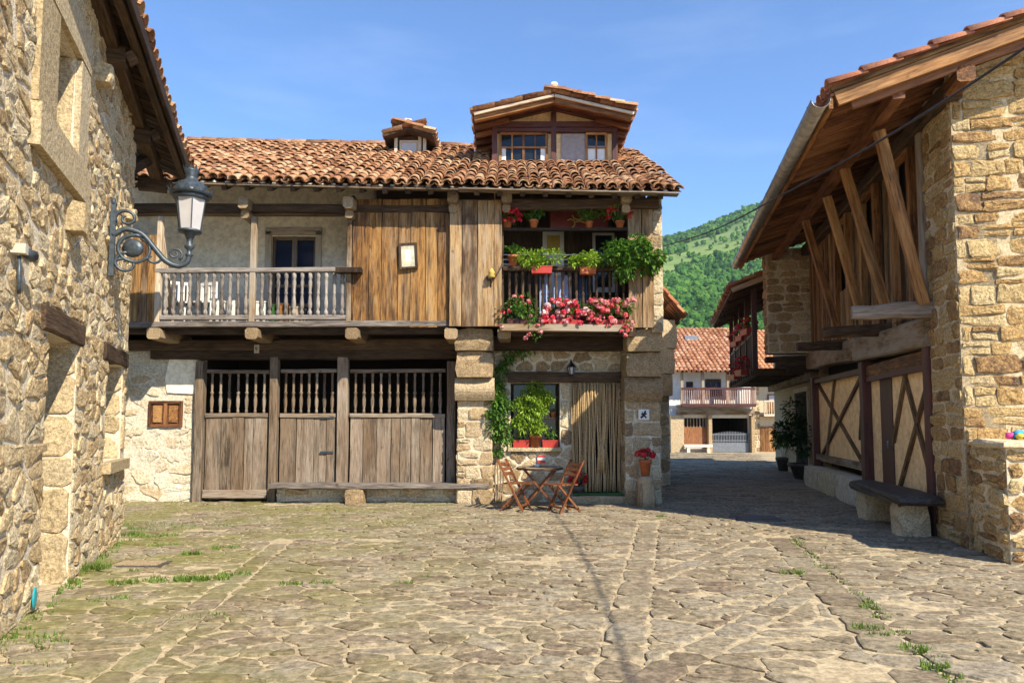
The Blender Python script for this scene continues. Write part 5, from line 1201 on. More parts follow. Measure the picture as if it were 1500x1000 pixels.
# roof
rroof = put('roof', MB().add([tuple(PR(s_, roofz(s_, o_)+dz, o_)) for dz in (.0, .035) for s_, o_ in ((VS, EOR), (LR+.6, EOR), (LR+.6, -5.5), (VS, -5.5))], [(3, 2, 1, 0), (4, 5, 6, 7), (0, 1, 5, 4), (1, 2, 6, 5), (3, 0, 4, 7)], .5).mesh('roof', M['w_red']), right_house)
for i in range(24):
    s_ = VS+.35+i*.40
    if s_ < LR+.5: beam('rafter', PR(s_, roofz(s_, EOR-.06)-.06, EOR-.06), PR(s_, roofz(s_, -.4)-.06, -.4), .09, .11, M['w_red'], rroof)
o_ = EOR-.1
while o_ > 0.0:
    beam('soffit_board', PR(VS+.02, roofz(VS, o_)-.012, o_), PR(LR+.5, roofz(LR+.5, o_)-.012, o_), .15, .02, M['w_red'], rroof); o_ -= .165
beam('purlin', PR(VS+.1, roofz(VS, .72)-.21, .72), PR(LR+.3, roofz(LR, .72)-.21, .72), .14, .16, M['w_red'], rroof)
for o0, dz, w_, t_, mm in ((EOR, -.08, .05, .13, 'w_strut'),): beam('fascia', PR(VS, roofz(VS, o0)+dz, o0), PR(LR+.6, roofz(LR+.6, o0)+dz, o0), w_, t_, M[mm], rroof)
for k, (dz, ds, t_, mm, end) in enumerate(((.075, -.01, .06, 'w_orange', 0), (-.055, .0, .17, 'w_strut', .06), (-.17, .08, .10, 'w_red', .25))):
    beam('barge_board', PR(VS+ds, roofz(VS, EOR-end)+dz, EOR-end), PR(VS+ds, roofz(VS, -5.5)+dz, -5.5), .05, t_, M[mm], rroof)
beam('eave_corner_beam', PR(-.5, roofz(0, .02)-.30, .0), PR(.6, roofz(0, .02)-.30, .0), .2, .2, M['w_strut'], rroof, seg=2, jit=.01, cham=.03)
Fq = roof_frame(PR(LR+.55, roofz(LR+.55, EOR)+.07, EOR), -dR-Vector((0, 0, sl_e)), -nR+Vector((0, 0, slR)))
tile_roof(rroof, Fq, LR+.55-VS+.07, 6.6, M['tile_new'], .235, .40, limit=120, jit=.25, minpx=6)
# zinc gutter with its joints
mb = MB(); n = 9; vs = []; ga = PR(VS-.02, roofz(VS, EOR)-.02, EOR+.115); gb_ = PR(LR+.6, roofz(LR+.6, EOR)-.02, EOR+.115)
for p_ in (ga, gb_):
    for rr in (.115, .108):
        for j in range(n+1): a_ = math.pi+math.pi*j/n; vs.append(tuple(p_+nR*(-rr*math.cos(a_))+Vector((0, 0, rr*math.sin(a_)))))
k = n+1; fs = []
for j in range(n): fs += [(j, j+1, 2*k+j+1, 2*k+j), (k+j, 3*k+j, 3*k+j+1, k+j+1), (j, k+j, k+j+1, j+1)]
fs += [(0, 2*k, 3*k, k), (n, k+n, 3*k+n, 2*k+n)]
mb.add(vs, fs, .5, 0, True); gut = mb.build('gutter', M['zinc'], rroof)
for i in range(14):
    p_ = ga+(gb_-ga)*(i+.3)/14; mb = MB(); pts = [p_+nR*(-.119*math.cos(math.pi+math.pi*j/8))+Vector((0, 0, .119*math.sin(math.pi+math.pi*j/8))) for j in range(9)]; mb.tube(pts, .008, 4); mb.build('gutter_bracket', M['zinc'], gut)
# low stone wall against the gable
pier = thing('stone_wall', PR(-.4, 0, -.8), 'low stone wall stub standing against the sunlit gable', 'wall')
po, pf, ph = -.04, -.92, 1.30
mb = MB(); q = [PR(pf+.02, 0, po-.02), PR(0.03, 0, po-.02), PR(0.03, 0, -2.2), PR(pf+.02, 0, -2.2)]
mb.add([tuple(v) for v in q]+[tuple(v+Vector((0, 0, ph-.01))) for v in q], [(0, 1, 5, 4), (3, 0, 4, 7), (4, 5, 6, 7), (2, 3, 7, 6)], .5); pc = mb.build('core', M['mortar_right'], pier)
F1 = frame(PR(pf+.02, 0, po-.02), -nR); lay_stones(F1, course_cells(0, 2.1, 0, ph-.08, (.25, .6), (.14, .26), jit=.02), M['stone_right'], pc, 'stone', .013, .03, .02, limit=60, rnd_amt=.03, minpx=5)
F2 = frame(PR(0.0, 0, po-.02), -dR); lay_stones(F2, course_cells(0, -pf-.02, 0, ph-.08, (.25, .5), (.14, .26), jit=.02), M['stone_right'], pc, 'stone', .013, .03, .02, limit=60, rnd_amt=.03, minpx=5)
rough_block('cap_stone', (-.06, -.06, ph-.07), (2.1, -pf-.0, ph+.02), M['mortar_right'], pier, .012, Matrix.Translation(PR(pf, 0, po)) @ frame((0, 0, 0), -nR, v=dR))
# bundle of bright cloth lying on the low wall
cp = PR(-.35, ph+.03, -.42); ct = thing('cloth_bundle', cp, 'small bundle of bright pink, blue and orange cloth on the low wall', 'cloth')
for (dx, dy, r_, col) in ((0, 0, .07, (.03, .30, .55)), (-.08, .02, .05, (.60, .05, .25)), (.07, -.02, .05, (.70, .25, .04)), (.02, .05, .05, (.65, .60, .55)), (-.02, -.05, .045, (.55, .45, .05))):
    mb = MB(); mb.blob((cp.x+dx, cp.y+dy, cp.z+r_*.6), (r_, r_, r_*.75), 7, 5, .3); mb.build('fold', plain_mat('cloth_bright', col, .8), ct)
# stone bench
bn = thing('stone_bench', PR(1.9, 0, .3), 'dark stone slab bench on rough boulders beside the peach panels', 'bench')
FBN = Matrix.Translation(PR(0, 0, 0)) @ frame((0, 0, 0), -nR, v=dR).to_3x3().to_4x4()
def bench_block(nm, s0, s1, o0, o1, z0, z1, mat, j): return rough_block(nm, (-o1, s0, z0), (-o0, s1, z1), mat, bn, j, FBN)
bench_block('seat', .55, 3.25, .05, .58, .44, .57, M['slab_dark'], .016); bench_block('support', .85, 1.35, .14, .5, 0, .44, M['stone_main'], .04); bench_block('support', 2.55, 3.05, .1, .5, 0, .42, M['stone_main'], .02)

# ------------------------------------------------------------------ next house down the lane, with a flowered gallery
nh = thing('gallery_house', PR(13, 0, -3), 'shaded house down the lane with a dark timber gallery full of red flowers', 'house')
N0, N1 = LR+.9, LR+7.5
mb = MB(); 
for (a, b) in ((PR(LR+.05, 0, -.25), PR(N1, 0, -.25)), (PR(N1, 0, -.25), PR(N1, 0, -6)), (PR(LR+.05, 0, -6), PR(LR+.05, 0, -.25))): mb.add([tuple(a), tuple(b), tuple(b+Vector((0, 0, 5.6))), tuple(a+Vector((0, 0, 5.6)))], [(0, 1, 2, 3)], .5)
mb.build('wall', M['stone_main'], nh)
# stone party wall corbelled out
F3 = frame(PR(LR+.05, 0, 0), -nR)
pwz0, pwz1 = 3.25, 5.9; pw_ = put('party_wall', MB().box((-.95, pwz0, -.45), (.2, pwz1, 0)).mesh('party_wall', M['mortar_main']), nh, F3)
lay_stones(F3, course_cells(-.95, .1, pwz0, pwz1, (.3, .55), (.16, .28), jit=.02), M['stone_main'], pw_, 'stone', .012, .03, .02, limit=60, minpx=4)
F3b = frame(PR(LR+.5, 0, .95), -dR); lay_stones(F3b, course_cells(0, .45, pwz0, pwz1, (.4, .5), (.16, .28), jit=.015), M['stone_main'], pw_, 'stone', .012, .03, .02, limit=40, minpx=4)
for k in range(3): beam('corbel_beam', PR(LR+.28, 3.12-.14*k, -.3), PR(LR+.28, 3.12-.14*k, .98-.25*k), .4, .13, M['w_dark'], pw_, seg=2, jit=.012)
# gallery
GO = 1.15; gz0, gz1 = 2.95, 5.0
gal = put('gallery', None, nh, Matrix.Translation(PR(N0+2, gz0, GO)))
beam('floor_beam', PR(N0, gz0-.1, GO), PR(N1, gz0-.1, GO), .16, .2, M['w_dark'], gal); 
for i in range(11):
    s_ = N0+.1+i*.62; beam('joist', PR(s_, gz0-.12, -.2), PR(s_, gz0-.12, GO+.12), .12, .14, M['w_dark'], gal)
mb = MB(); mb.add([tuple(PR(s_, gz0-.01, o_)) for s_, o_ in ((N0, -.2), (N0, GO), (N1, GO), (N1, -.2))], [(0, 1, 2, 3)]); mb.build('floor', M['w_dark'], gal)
beam('handrail', PR(N0, gz0+.95, GO), PR(N1, gz0+.95, GO), .08, .1, M['w_maroon'], gal)
for i in range(5): s_ = N0+.05+i*1.6; beam('post', PR(s_, gz0, GO), PR(s_, gz1+.3, GO), .13, .13, M['w_maroon'], gal, up=nR)
for i in range(40): s_ = N0+.1+i*.16; beam('baluster', PR(s_, gz0, GO), PR(s_, gz0+.92, GO), .05, .05, M['w_maroon'], gal, up=nR)
(se_, ez_) = HR(1068, 468, 1.75)
def rz2(o): return 4.95+(1.75-o)*.36
nroof = put('roof', MB().add([tuple(PR(s_, rz2(o_)+dz, o_)) for dz in (0, .06) for s_, o_ in ((LR+.45, 1.75), (N1+.3, 1.75), (N1+.3, -5), (LR+.45, -5))], [(3, 2, 1, 0), (4, 5, 6, 7), (0, 1, 5, 4), (1, 2, 6, 5), (3, 0, 4, 7)], .5).mesh('roof', M['w_dark']), nh)
for i in range(16): s_ = LR+.7+i*.45; beam('rafter', PR(s_, rz2(1.72)-.05, 1.72), PR(s_, rz2(-.2)-.05, -.2), .08, .1, M['w_dark'], nroof)
tile_roof(nroof, roof_frame(PR(N1+.3, rz2(1.75)+.08, 1.78), -dR, -nR+Vector((0, 0, .36))), N1-LR-.1, 3.2, M['tile'], .215, .36, limit=20, minpx=7)
beam('barge_board', PR(LR+.43, rz2(1.75)-.0, 1.75), PR(LR+.43, rz2(-.2), -.2), .05, .12, M['w_pale'], nroof)
# ground floor doorway of the gallery house
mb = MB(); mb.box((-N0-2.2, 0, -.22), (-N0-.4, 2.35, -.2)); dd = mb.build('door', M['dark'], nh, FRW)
for u_ in (-N0-2.25, -N0-.35): beam('door_frame', FRW @ Vector((u_, 0, -.2)), FRW @ Vector((u_, 2.4, -.2)), .1, .08, M['w_pale'], dd, up=nR)
beam('door_frame', FRW @ Vector((-N0-2.3, 2.42, -.2)), FRW @ Vector((-N0-.3, 2.42, -.2)), .08, .12, M['w_pale'], dd)
beam('beam', PR(LR+.2, 2.72, -.15), PR(N1, 2.72, -.15), .2, .24, M['w_brown'], nh, seg=3, jit=.01)
for k, (s_, z_, fm, nm) in enumerate(((N0+.9, gz0+.95, 'fl_red', 'first'), (N0+2.3, gz0+.95, 'fl_mix', 'middle'), (N0+3.9, gz0+.95, 'fl_red', 'farthest'))):
    c = PR(s_, z_+.03, GO+.08); potted('flower_box', (c.x, c.y, c.z), .12, .16, f'red geraniums on the dark gallery rail, {nm} box from the party wall', 'flower box', 'redplastic', 'leaf', 90, (.28, .35, .2), .07, 22, fm, .09, 'flower boxes on the dark gallery', box=(.12, .3))
for k, (s_, z_, nm) in enumerate(((N0+1.2, gz0-.12, 'nearer'), (N0+3.2, gz0-.12, 'farther'))):
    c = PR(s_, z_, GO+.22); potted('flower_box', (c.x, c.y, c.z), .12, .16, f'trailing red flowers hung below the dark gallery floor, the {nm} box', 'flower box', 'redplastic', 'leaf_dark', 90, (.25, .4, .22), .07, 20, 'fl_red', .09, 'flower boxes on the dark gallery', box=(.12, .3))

# ------------------------------------------------------------------ far houses closing the lane
YA = 37.4
fa = thing('far_house', (W(1045, 662, YA).x, YA+2, 0), 'white balconied house with pinkish tiled roof closing the end of the lane', 'house')
def fx(px, py=600): return X(px, py, YA)
def fz(py): return Z(py, YA)
ax0, ax1 = fx(978), fx(1101); zE, zB = fz(546), fz(608)
FA = frame((0, YA, 0), (1, 0, 0))
hol = [(fx(1040), fx(1098), 0, fz(612)), (fx(999), fx(1035), .35, fz(612))]
wl_ = holed_wall(FA, ax0, ax1, 0, zE+.2, hol, .4, M['white'], 'wall', fa)
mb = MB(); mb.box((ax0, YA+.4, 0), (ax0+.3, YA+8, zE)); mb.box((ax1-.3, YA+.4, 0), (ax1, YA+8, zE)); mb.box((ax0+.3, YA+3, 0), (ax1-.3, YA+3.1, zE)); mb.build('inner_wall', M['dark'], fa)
for a, b in ((980, 999), (1035, 1040), (1097, 1102)): mb = MB(); mb.box((fx(a), YA-.35, 0), (fx(b), YA+.0, zB)); mb.build('pillar', M['stone_main'], fa)
for a, b, t_ in ((1005, 1015, 563), (1033, 1056, 559), (1066, 1080, 562)):
    w_ = put('window', MB().box((fx(a, 570), YA-.05, fz(580)), (fx(b, 570), YA-.01, fz(t_-4))).mesh('window', M['w_dark']), fa)
    mb = MB(); n_ = 2 if b-a > 15 else 1
    for i in range(n_): x0 = fx(a, 570)+(fx(b, 570)-fx(a, 570))*(i+.12)/n_; x1 = fx(a, 570)+(fx(b, 570)-fx(a, 570))*(i+.88)/n_; mb.box((x0, YA-.06, fz(577)), (x1, YA-.052, fz(t_)))
    mb.build('pane', M['glass_blue'], w_)
fb_ = put('balcony', None, fa, Matrix.Translation((fx(1045), YA-.8, zB))); YBk = YA-.85
beam('deck_edge', (fx(993), YBk, fz(594)+.0), (fx(1099), YBk, fz(594)), .12, .16, M['w_maroon'], fb_)
beam('handrail', (fx(993), YBk, fz(570)), (fx(1099), YBk, fz(570)), .1, .1, M['w_maroon'], fb_)
M['w_pink'] = wood_mat('wood_faded', [(.13, .07, .055), (.26, .16, .13), (.38, .27, .23)], 4, 8, .3, .8, knots=False)
for i in range(34): xx = fx(995)+(fx(1098)-fx(995))*i/33; beam('baluster', (xx, YBk, fz(592)), (xx, YBk, fz(571)), .055, .05, M['w_pink'] if not 12 < i < 20 else M['w_maroon'], fb_, up=(0, 1, 0))
for px in (994, 1024, 1060, 1098): beam('post', (fx(px), YBk+.05, fz(594)), (fx(px), YBk+.05, zE), .14, .14, M['w_brown'], fb_, up=(0, 1, 0))
mb = MB(); mb.box((fx(990), YBk+.06, fz(594)-.04), (fx(1101), YA, fz(594)+.04)); mb.build('deck', M['w_brown'], fb_)
beam('beam', (fx(990), YA-.3, fz(603)), (fx(1101), YA-.3, fz(603)), .3, .3, M['w_brown'], fa)
mb = MB(); mb.box((fx(1000), YA-.02, fz(655)), (fx(1035), YA+.04, fz(625))); gd = mb.build('gate', M['w_red'], fa)
for i in range(8): xx = fx(1002)+(fx(1034)-fx(1002))*i/7; beam('bar', (xx, YA, fz(625)), (xx, YA, fz(612)), .06, .06, M['w_brown'], gd, up=(0, 1, 0))
mb = MB(); mb.box((fx(998), YA-.6, 0.30), (fx(1038), YA-.2, .42)); mb.box((fx(1002), YA-.55, 0), (fx(1006), YA-.25, .3)); mb.box((fx(1031), YA-.55, 0), (fx(1035), YA-.25, .3)); mb.build('stone_seat', M['plaster'], fa)
ig = put('iron_gate', MB().box((fx(1041), YA-.05, 0.02), (fx(1098), YA-.02, fz(648))).mesh('iron_gate', M['galv']), fa)
for zz in (fz(645), fz(636)): beam('rail', (fx(1041), YA-.04, zz), (fx(1098), YA-.04, zz), .05, .05, M['galv'], ig)
for i in range(25): xx = fx(1042)+(fx(1097)-fx(1042))*i/24; beam('bar', (xx, YA-.04, fz(648)), (xx, YA-.04, fz(635)+.12*math.sin(math.pi*i/24)), .03, .03, M['galv'], ig, up=(0, 1, 0))
# roof
rA0 = Vector((fx(978, 545), YA-1.2, zE-.05)); rA1 = Vector((fx(1104, 545), YA-1.2, zE-.05)); upA = Vector((0, 5.2, W(1040, 484, YA+4).z-zE+.05))
far_roof = put('roof', MB().add([tuple(rA0), tuple(rA1), tuple(rA1+upA), tuple(rA0+upA), tuple(rA1+upA+Vector((0, 5, -2.5))), tuple(rA0+upA+Vector((0, 5, -2.5)))], [(0, 1, 2, 3), (3, 2, 4, 5)], .5).mesh('roof', M['underlay']), fa)
tile_roof(far_roof, roof_frame(rA0, rA1-rA0, upA), (rA1-rA0).length, upA.length, M['tile_far'], .24, .36, limit=40, jit=.8, minpx=5)
mb = MB(); skp = rA0+(rA1-rA0)*.42+upA*.72; mb.box((skp.x-.35, skp.y-.1, skp.z+.05), (skp.x+.35, skp.y+.45, skp.z+.30)); mb.build('skylight', M['galv'], far_roof)
for i in range(14): put('ridge_tile', me, far_roof, Matrix.Translation(rA0+upA+(rA1-rA0)*(i/13.5)+Vector((0, 0, .05))) @ Matrix.Rotation(-math.pi/2, 4, 'Z'))
# second far house
fbh = thing('far_house', (fx(1130), YA+3, 0), 'narrow far house with orange door and small wooden balcony beside the white one', 'house')
YC = YA+.8; bx0, bx1 = X(1102, 600, YC), X(1185, 600, YC)
mb = MB(); mb.box((bx0, YC, 0), (bx1, YC+6, Z(553, YC))); mb.build('wall', M['mortar_main'], fbh)
FC = frame((0, YC, 0), (1, 0, 0)); wst = MB().box((bx0, YC-.02, 0), (X(1112, 600, YC), YC-.001, Z(553, YC))).build('stone_strip', M['mortar_main'], fbh)
lay_stones(frame((0, YC-.02, 0), (1, 0, 0)), course_cells(bx0, X(1113, 600, YC), 0, Z(553, YC), (.2, .4), (.2, .35)), M['stone_main'], wst, 'stone', .012, .03, .02, limit=30, minpx=6)
mb = MB(); mb.box((X(1113, 640, YC), YC-.06, 0), (X(1150, 640, YC), YC-.03, Z(624, YC))); dO = mb.build('door', M['w_strut'], fbh)
for i in range(6): xx = X(1116+i*6, 640, YC); beam('plank', (xx, YC-.07, .05), (xx, YC-.07, Z(626, YC)), .17, .03, M['w_strut'], dO, up=(0, 1, 0))
mb = MB(); mb.box((X(1124, 590, YC), YC-.05, Z(607, YC)), (X(1142, 590, YC), YC-.02, Z(577, YC))); wO = mb.build('balcony_door', M['w_strut'], fbh)
mb = MB(); mb.box((X(1126, 590, YC), YC-.06, Z(586, YC)), (X(1140, 590, YC), YC-.052, Z(579, YC))); mb.build('pane', M['milk'], wO)
bk = put('balcony', None, fbh, Matrix.Translation((X(1132, 600, YC), YC-.5, Z(608, YC))))
beam('deck_edge', (X(1113, 607, YC), YC-.6, Z(608, YC)), (X(1152, 607, YC), YC-.6, Z(608, YC)), .1, .12, M['w_pale'], bk); beam('handrail', (X(1113, 607, YC), YC-.6, Z(588, YC)), (X(1152, 607, YC), YC-.6, Z(588, YC)), .08, .08, M['w_pale'], bk)
for i in range(12): xx = X(1114+i*3.4, 600, YC); beam('baluster', (xx, YC-.6, Z(607, YC)), (xx, YC-.6, Z(588, YC)), .05, .05, M['w_pale'], bk, up=(0, 1, 0))
mb = MB(); mb.box((X(1113, 607, YC), YC-.58, Z(609, YC)-.03), (X(1152, 607, YC), YC, Z(609, YC)+.03)); mb.build('deck', M['w_brown'], bk)
r0 = Vector((X(1098, 553, YC), YC-1.0, Z(553, YC)-.1)); r1 = Vector((X(1190, 553, YC), YC-1.0, Z(553, YC)-.1)); u2_ = Vector((0, 5.4, W(1110, 488, YC+4.4).z-r0.z))
rr_ = put('roof', MB().add([tuple(r0), tuple(r1), tuple(r1+u2_), tuple(r0+u2_), tuple(r1+u2_+Vector((0, 5, -2.5))), tuple(r0+u2_+Vector((0, 5, -2.5)))], [(0, 1, 2, 3), (3, 2, 4, 5)], .5).mesh('roof', M['underlay']), fbh)
M['tile_orange'] = stone_mat('tile_orange', [(.40, .17, .08), (.54, .26, .13), (.60, .33, .18)], 3.0, .25, .3, .01)
tile_roof(rr_, roof_frame(r0, r1-r0, u2_), (r1-r0).length, u2_.length, M['tile_orange'], .24, .36, limit=30, jit=.4, minpx=5)

# house tucked behind the main one, its tiled eave showing past the corner
rh = thing('rear_house', (3.0, 19.5, 0), 'stone house behind the timber one, tiled eave and corbels peeping past its corner', 'house')
YQ = 17.6; qx = X(980, 560, YQ)
mb = MB(); mb.box((-1.5, YQ, 0), (qx, YQ+6, Z(470, YQ))); rw_ = mb.build('wall', M['mortar_main'], rh)
FQ = frame((0, YQ, 0), (1, 0, 0)); lay_stones(FQ, course_cells(2.6, qx, 0, Z(470, YQ), (.3, .6), (.2, .34)), M['stone_main'], rw_, 'stone', .012, .025, .02, limit=60, minpx=4)
for a, b, k in ((470, 512, .0), (512, 548, .06), (548, 580, .12)): rough_block('corbel_stone', (qx-.5, YQ-.35, Z(b, YQ)), (qx+.14-k, YQ-.02, Z(a, YQ)-.005), M['stone_main'], rw_, .012)
e0 = W(1000, 464, YQ-.5); pk_ = W(968, 425, YQ-.5)
dq = Vector((pk_.x-e0.x, 0, pk_.z-e0.z)); dq *= 4
qr = put('roof', MB().add([tuple(e0), (e0.x, e0.y+7, e0.z), (e0.x+dq.x, e0.y+7, e0.z+dq.z), (e0.x+dq.x, e0.y, e0.z+dq.z)], [(0, 1, 2, 3)], .5).mesh('roof', M['underlay']), rh)
tile_roof(qr, roof_frame(e0, Vector((0, 1, 0)), dq), 7, dq.length, M['tile_new'], .215, .34, limit=20, jit=.8, minpx=7)
beam('eave_beam', (e0.x-.1, e0.y+.1, e0.z-.1), (e0.x-.1, e0.y+7, e0.z-.1), .1, .12, M['w_dark'], qr)
# overhead cable from behind the viewer to the rear house
cb = MB(); pts = [Vector((3.75, -1.5, 4.45)), Vector((3.82, 1.5, 4.32)), Vector((3.9, 4.5, 4.33)), Vector((3.96, 7.16, 4.5)), Vector((4.03, 10.5, 4.9)), Vector((4.12, 14.5, 5.45)), Vector((3.9, 18.2, 6.05))]
curve(pts, .013, 6, cb); cbl = cb.build('overhead_cable', M['cable']); tag(cbl, 'thin dark overhead cable crossing in front of the eaves with struts', 'cable')
# ------------------------------------------------------------------ balcony plants
YQ1 = YJ-.09
def on_px(px, py, Y): p = W(px, py, Y); return (p.x, p.y, p.z)
HB = 'pots on the upper rail of the flower balcony'; HM = 'plants along the handrail of the flower balcony'; HS = 'flower boxes on the balcony shelf'
zup = Z(336, YJ)+.027
def up_pt(px): return (X(px, 336, YJ), YJ+.01, zup)
potted('flower_pot', up_pt(743), .10, .13, 'bushy red geranium in a pot at the plank end of the upper rail', 'flower pot', 'terracotta', 'leaf', 170, (.27, .2, .22), .07, 26, 'fl_red', .095, HB, lift=.3)
potted('plant_pot', up_pt(782), .085, .15, 'orange pot with a small green plant on the upper rail over the white door', 'plant pot', 'terracotta', 'leaf', 200, (.21, .17, .14), .06, group=HB)
potted('plant_pot', up_pt(863), .08, .12, 'orange pot with a leafy green plant beneath the ochre mark of the red board', 'plant pot', 'terracotta', 'leaf', 220, (.22, .18, .17), .06, group=HB)
potted('flower_pot', up_pt(908), .09, .13, 'spreading red geranium in an orange pot near the right planks', 'flower pot', 'terracotta', 'leaf', 150, (.27, .2, .18), .065, 28, 'fl_red', .09, HB)
zh = Z(394, YJ)+.047
def hr_pt(px, dy=0): return (X(px, 390, YJ), YJ+.0+dy, zh)
potted('plant_pot', hr_pt(752), .11, .20, 'spiky spider plant in an orange pot at the plank end of the handrail', 'plant pot', 'terracotta', 'leaf', 40, (.15, .14, .12), .085, group=HM, blades=80)
potted('plant_pot', hr_pt(768), .06, .12, 'very small red pot with a tiny succulent beside the spider plant', 'plant pot', 'terracotta', 'leaf', 40, (.07, .07, .07), .035, group=HM)
c = hr_pt(793, -.11)
potted('plant_trough', (c[0], c[1], Z(401, YJ-.11)), .1, .13, 'red trough with lime green fern spilling over the handrail', 'plant trough', 'redplastic', 'leaf_lime', 900, (.42, .25, .27), .07, group=HM, box=(.19, .085), lift=.30)
c = hr_pt(860, -.10)
potted('plant_trough', (c[0], c[1], Z(402, YJ-.1)), .1, .13, 'orange trough with lime leaves on the middle right of the handrail', 'plant trough', 'terracotta', 'leaf_lime', 800, (.38, .24, .26), .075, group=HM, box=(.15, .08), lift=.35)
potted('plant_pot', hr_pt(899), .10, .20, 'orange pot with long arching leaves between the lime trough and the big trailing plant', 'plant pot', 'terracotta', 'leaf', 150, (.25, .2, .2), .075, group=HM, blades=60)
t = potted('trailing_plant', hr_pt(925, -.06), .12, .18, 'big bright green trailing plant spilling over the right end of the handrail', 'plant', 'terracotta', 'leaf', 0, (.2, .2, .2), .05, group=HM)
mb = MB()
for (px, py, r, n) in ((905, 372, .22, 260), (935, 362, .28, 380), (955, 378, .20, 240), (915, 398, .17, 160), (945, 390, .24, 260), (890, 378, .15, 120)): leaf_cloud(mb, on_px(px, py, YJ-.2), (r*1.25, .25, r*1.0), int(n*1.5), .095, 9, -.9, .4)
mb.build('foliage', M['leaf_lime' if False else 'leaf'], t)
zs_ = zs+.028
def sh_pt(px): return (X(px, 478, YJ-.17), YJ-.17, zs_)
t = potted('flower_box', sh_pt(757), .1, .15, 'dark shelf box of pale green leaves with few pink blooms near tawny planks', 'flower box', 'w_maroon', 'leaf', 420, (.3, .2, .28), .065, 8, 'fl_pink', .08, HS, box=(.17, .1))
mb = MB(); leaf_cloud(mb, on_px(780, 470, YJ-.28), (.16, .1, .28), 220, .055, 8, -.9, .4); mb.build('foliage', M['leaf'], t)
fb = MB(); flower_heads(fb, [on_px(*q, YJ-.33) for q in ((735, 478), (775, 490), (788, 476), (792, 486), (770, 495))], .08); fb.build('blossoms', M['fl_pink'], t)
def geran(px, x0, x1, y0, y1, n, nl, fm, label):
    t = potted('flower_box', sh_pt(px), .1, .13, label, 'flower box', 'redplastic', 'leaf', nl, (.48, .2, .24), .07, 0, fm, .07, HS, box=(.26, .09))
    fb = MB(); pts = []
    for i in range(n): q = W(R(x0, x1), R(y0, y1), YJ-R(.12, .36)); pts.append(q)
    flower_heads(fb, pts, .105, petals=18); fb.build('blossoms', M[fm], t)
geran(824, 792, 860, 437, 477, 62, 620, 'fl_mix', 'middle shelf box crowded with pink, white and red geraniums')
geran(893, 862, 932, 439, 480, 62, 620, 'fl_pink', 'shelf box of coral pink geraniums at the right planks')
t = thing('trailing_flowers', sh_pt(917), 'pink geranium stems hanging below the right end of the flower shelf', 'flowers'); mb = MB()
leaf_cloud(mb, on_px(917, 480, YJ-.36), (.1, .05, .14), 60, .05, 4, -.9, .4); mb.build('foliage', M['leaf'], t); fb = MB(); flower_heads(fb, [on_px(*q, YJ-.38) for q in ((915, 478), (919, 484), (916, 491), (911, 486))], .085); fb.build('blossoms', M['fl_pink'], t)
# picture frame nailed on the honey planks, bracket lantern
pf_ = thing('picture_frame', on_px(598, 393, YJ-.06), 'small dark framed picture hung slightly askew on the honey planks', 'picture frame')
Tp = Matrix.Translation(W(598, 375, YJ-.075)) @ Matrix.Rotation(-.06, 4, 'Y'); hw, hh = .165, .24
mb = MB()
for lo, hi in (((-hw, -.02, -hh), (-hw+.04, .02, hh)), ((hw-.04, -.02, -hh), (hw, .02, hh)), ((-hw+.04, -.02, hh-.04), (hw-.04, .02, hh)), ((-hw+.04, -.02, -hh), (hw-.04, .02, -hh+.04))): mb.box(lo, hi)
mb.build('frame', M['w_dark'], pf_, Tp); mb = MB(); mb.box((-hw+.04, -.005, -hh+.04), (hw-.04, .015, hh-.04)); mb.build('mount', M['concrete'], pf_, Tp); mb = MB(); mb.box((-.06, -.009, -.10), (.05, -.0055, .11)); mb.build('print', M['white'], pf_, Tp)
t = thing('wall_ornament', on_px(720, 412, YJ-.15), 'little yellow bird-house ornament on a black bracket over the tawny planks', 'ornament'); c = W(720, 403, YJ-.25)
mb = MB(); mb.lathe([(.05, -.05), (.07, -.03), (.05, .03), (.065, .05), (.02, .12), (.005, .13)], 8, c); mb.build('body', M['yellowish'], t)
mb = MB(); curve([W(737, 384, YJ-.15), W(732, 395, YJ-.2), W(722, 408, YJ-.25), W(714, 410, YJ-.2), W(714, 406, YJ-.15)], .014, 6, mb); mb.tube([W(719, 410, YJ-.2), W(719, 420, YJ-.15)], .012, 5); mb.build('bracket', M['black'], t)

# ------------------------------------------------------------------ doorway: rope curtain, step, signs, lantern
rc = thing('rope_curtain', (X(875, 722, YL), YL-.06, .2), 'beige rope fly curtain hanging in the doorway', 'curtain')
rx0, rx1, rz0, rz1 = X(838, 640, YL-.06)-.02, X(913, 640, YL-.06), .19, Z(561, YL)+.02
beam('rod', (rx0-.02, YL-.07, rz1), (rx1+.02, YL-.07, rz1), .03, .03, M['w_dark'], rc)
mb = MB(); nr = 36
for i in range(nr):
    x = rx0+(rx1-rx0)*(i+.5)/nr; k = 8; pts = []; ph = R(0, 6); sw = R(-.015, .015)
    pull = -(x-(rx0+(rx1-rx0)*.58))*.35 if .46 < i/nr < .70 else 0
    for j in range(k+1):
        f_ = j/k; g_ = math.exp(-((f_-.62)/.16)**2); pts.append((x+pull*g_+sw*f_*f_+.006*math.sin(ph+j*1.3), YL-.08+.018*math.sin(ph*3+j)-.03*g_*(1 if pull else 0), rz1-(rz1-rz0-R(0, .02))*f_))
    mb.tube(pts, [.0105]*(k+1), 5, R(0, 1))
mb.build('ropes', M['rope'], rc)
tb = MB(); tx = rx0+(rx1-rx0)*.58; zt_ = rz1-(rz1-rz0)*.62
for i in range(14): a = R(-.07, .07); tb.tube([(tx+a*.3, YL-.13, zt_+.12), (tx+a, YL-.15, zt_), (tx+a*1.2, YL-.14, zt_-.35-R(0, .1))], .010, 5)
tb.build('tassel', M['rope'], rc)
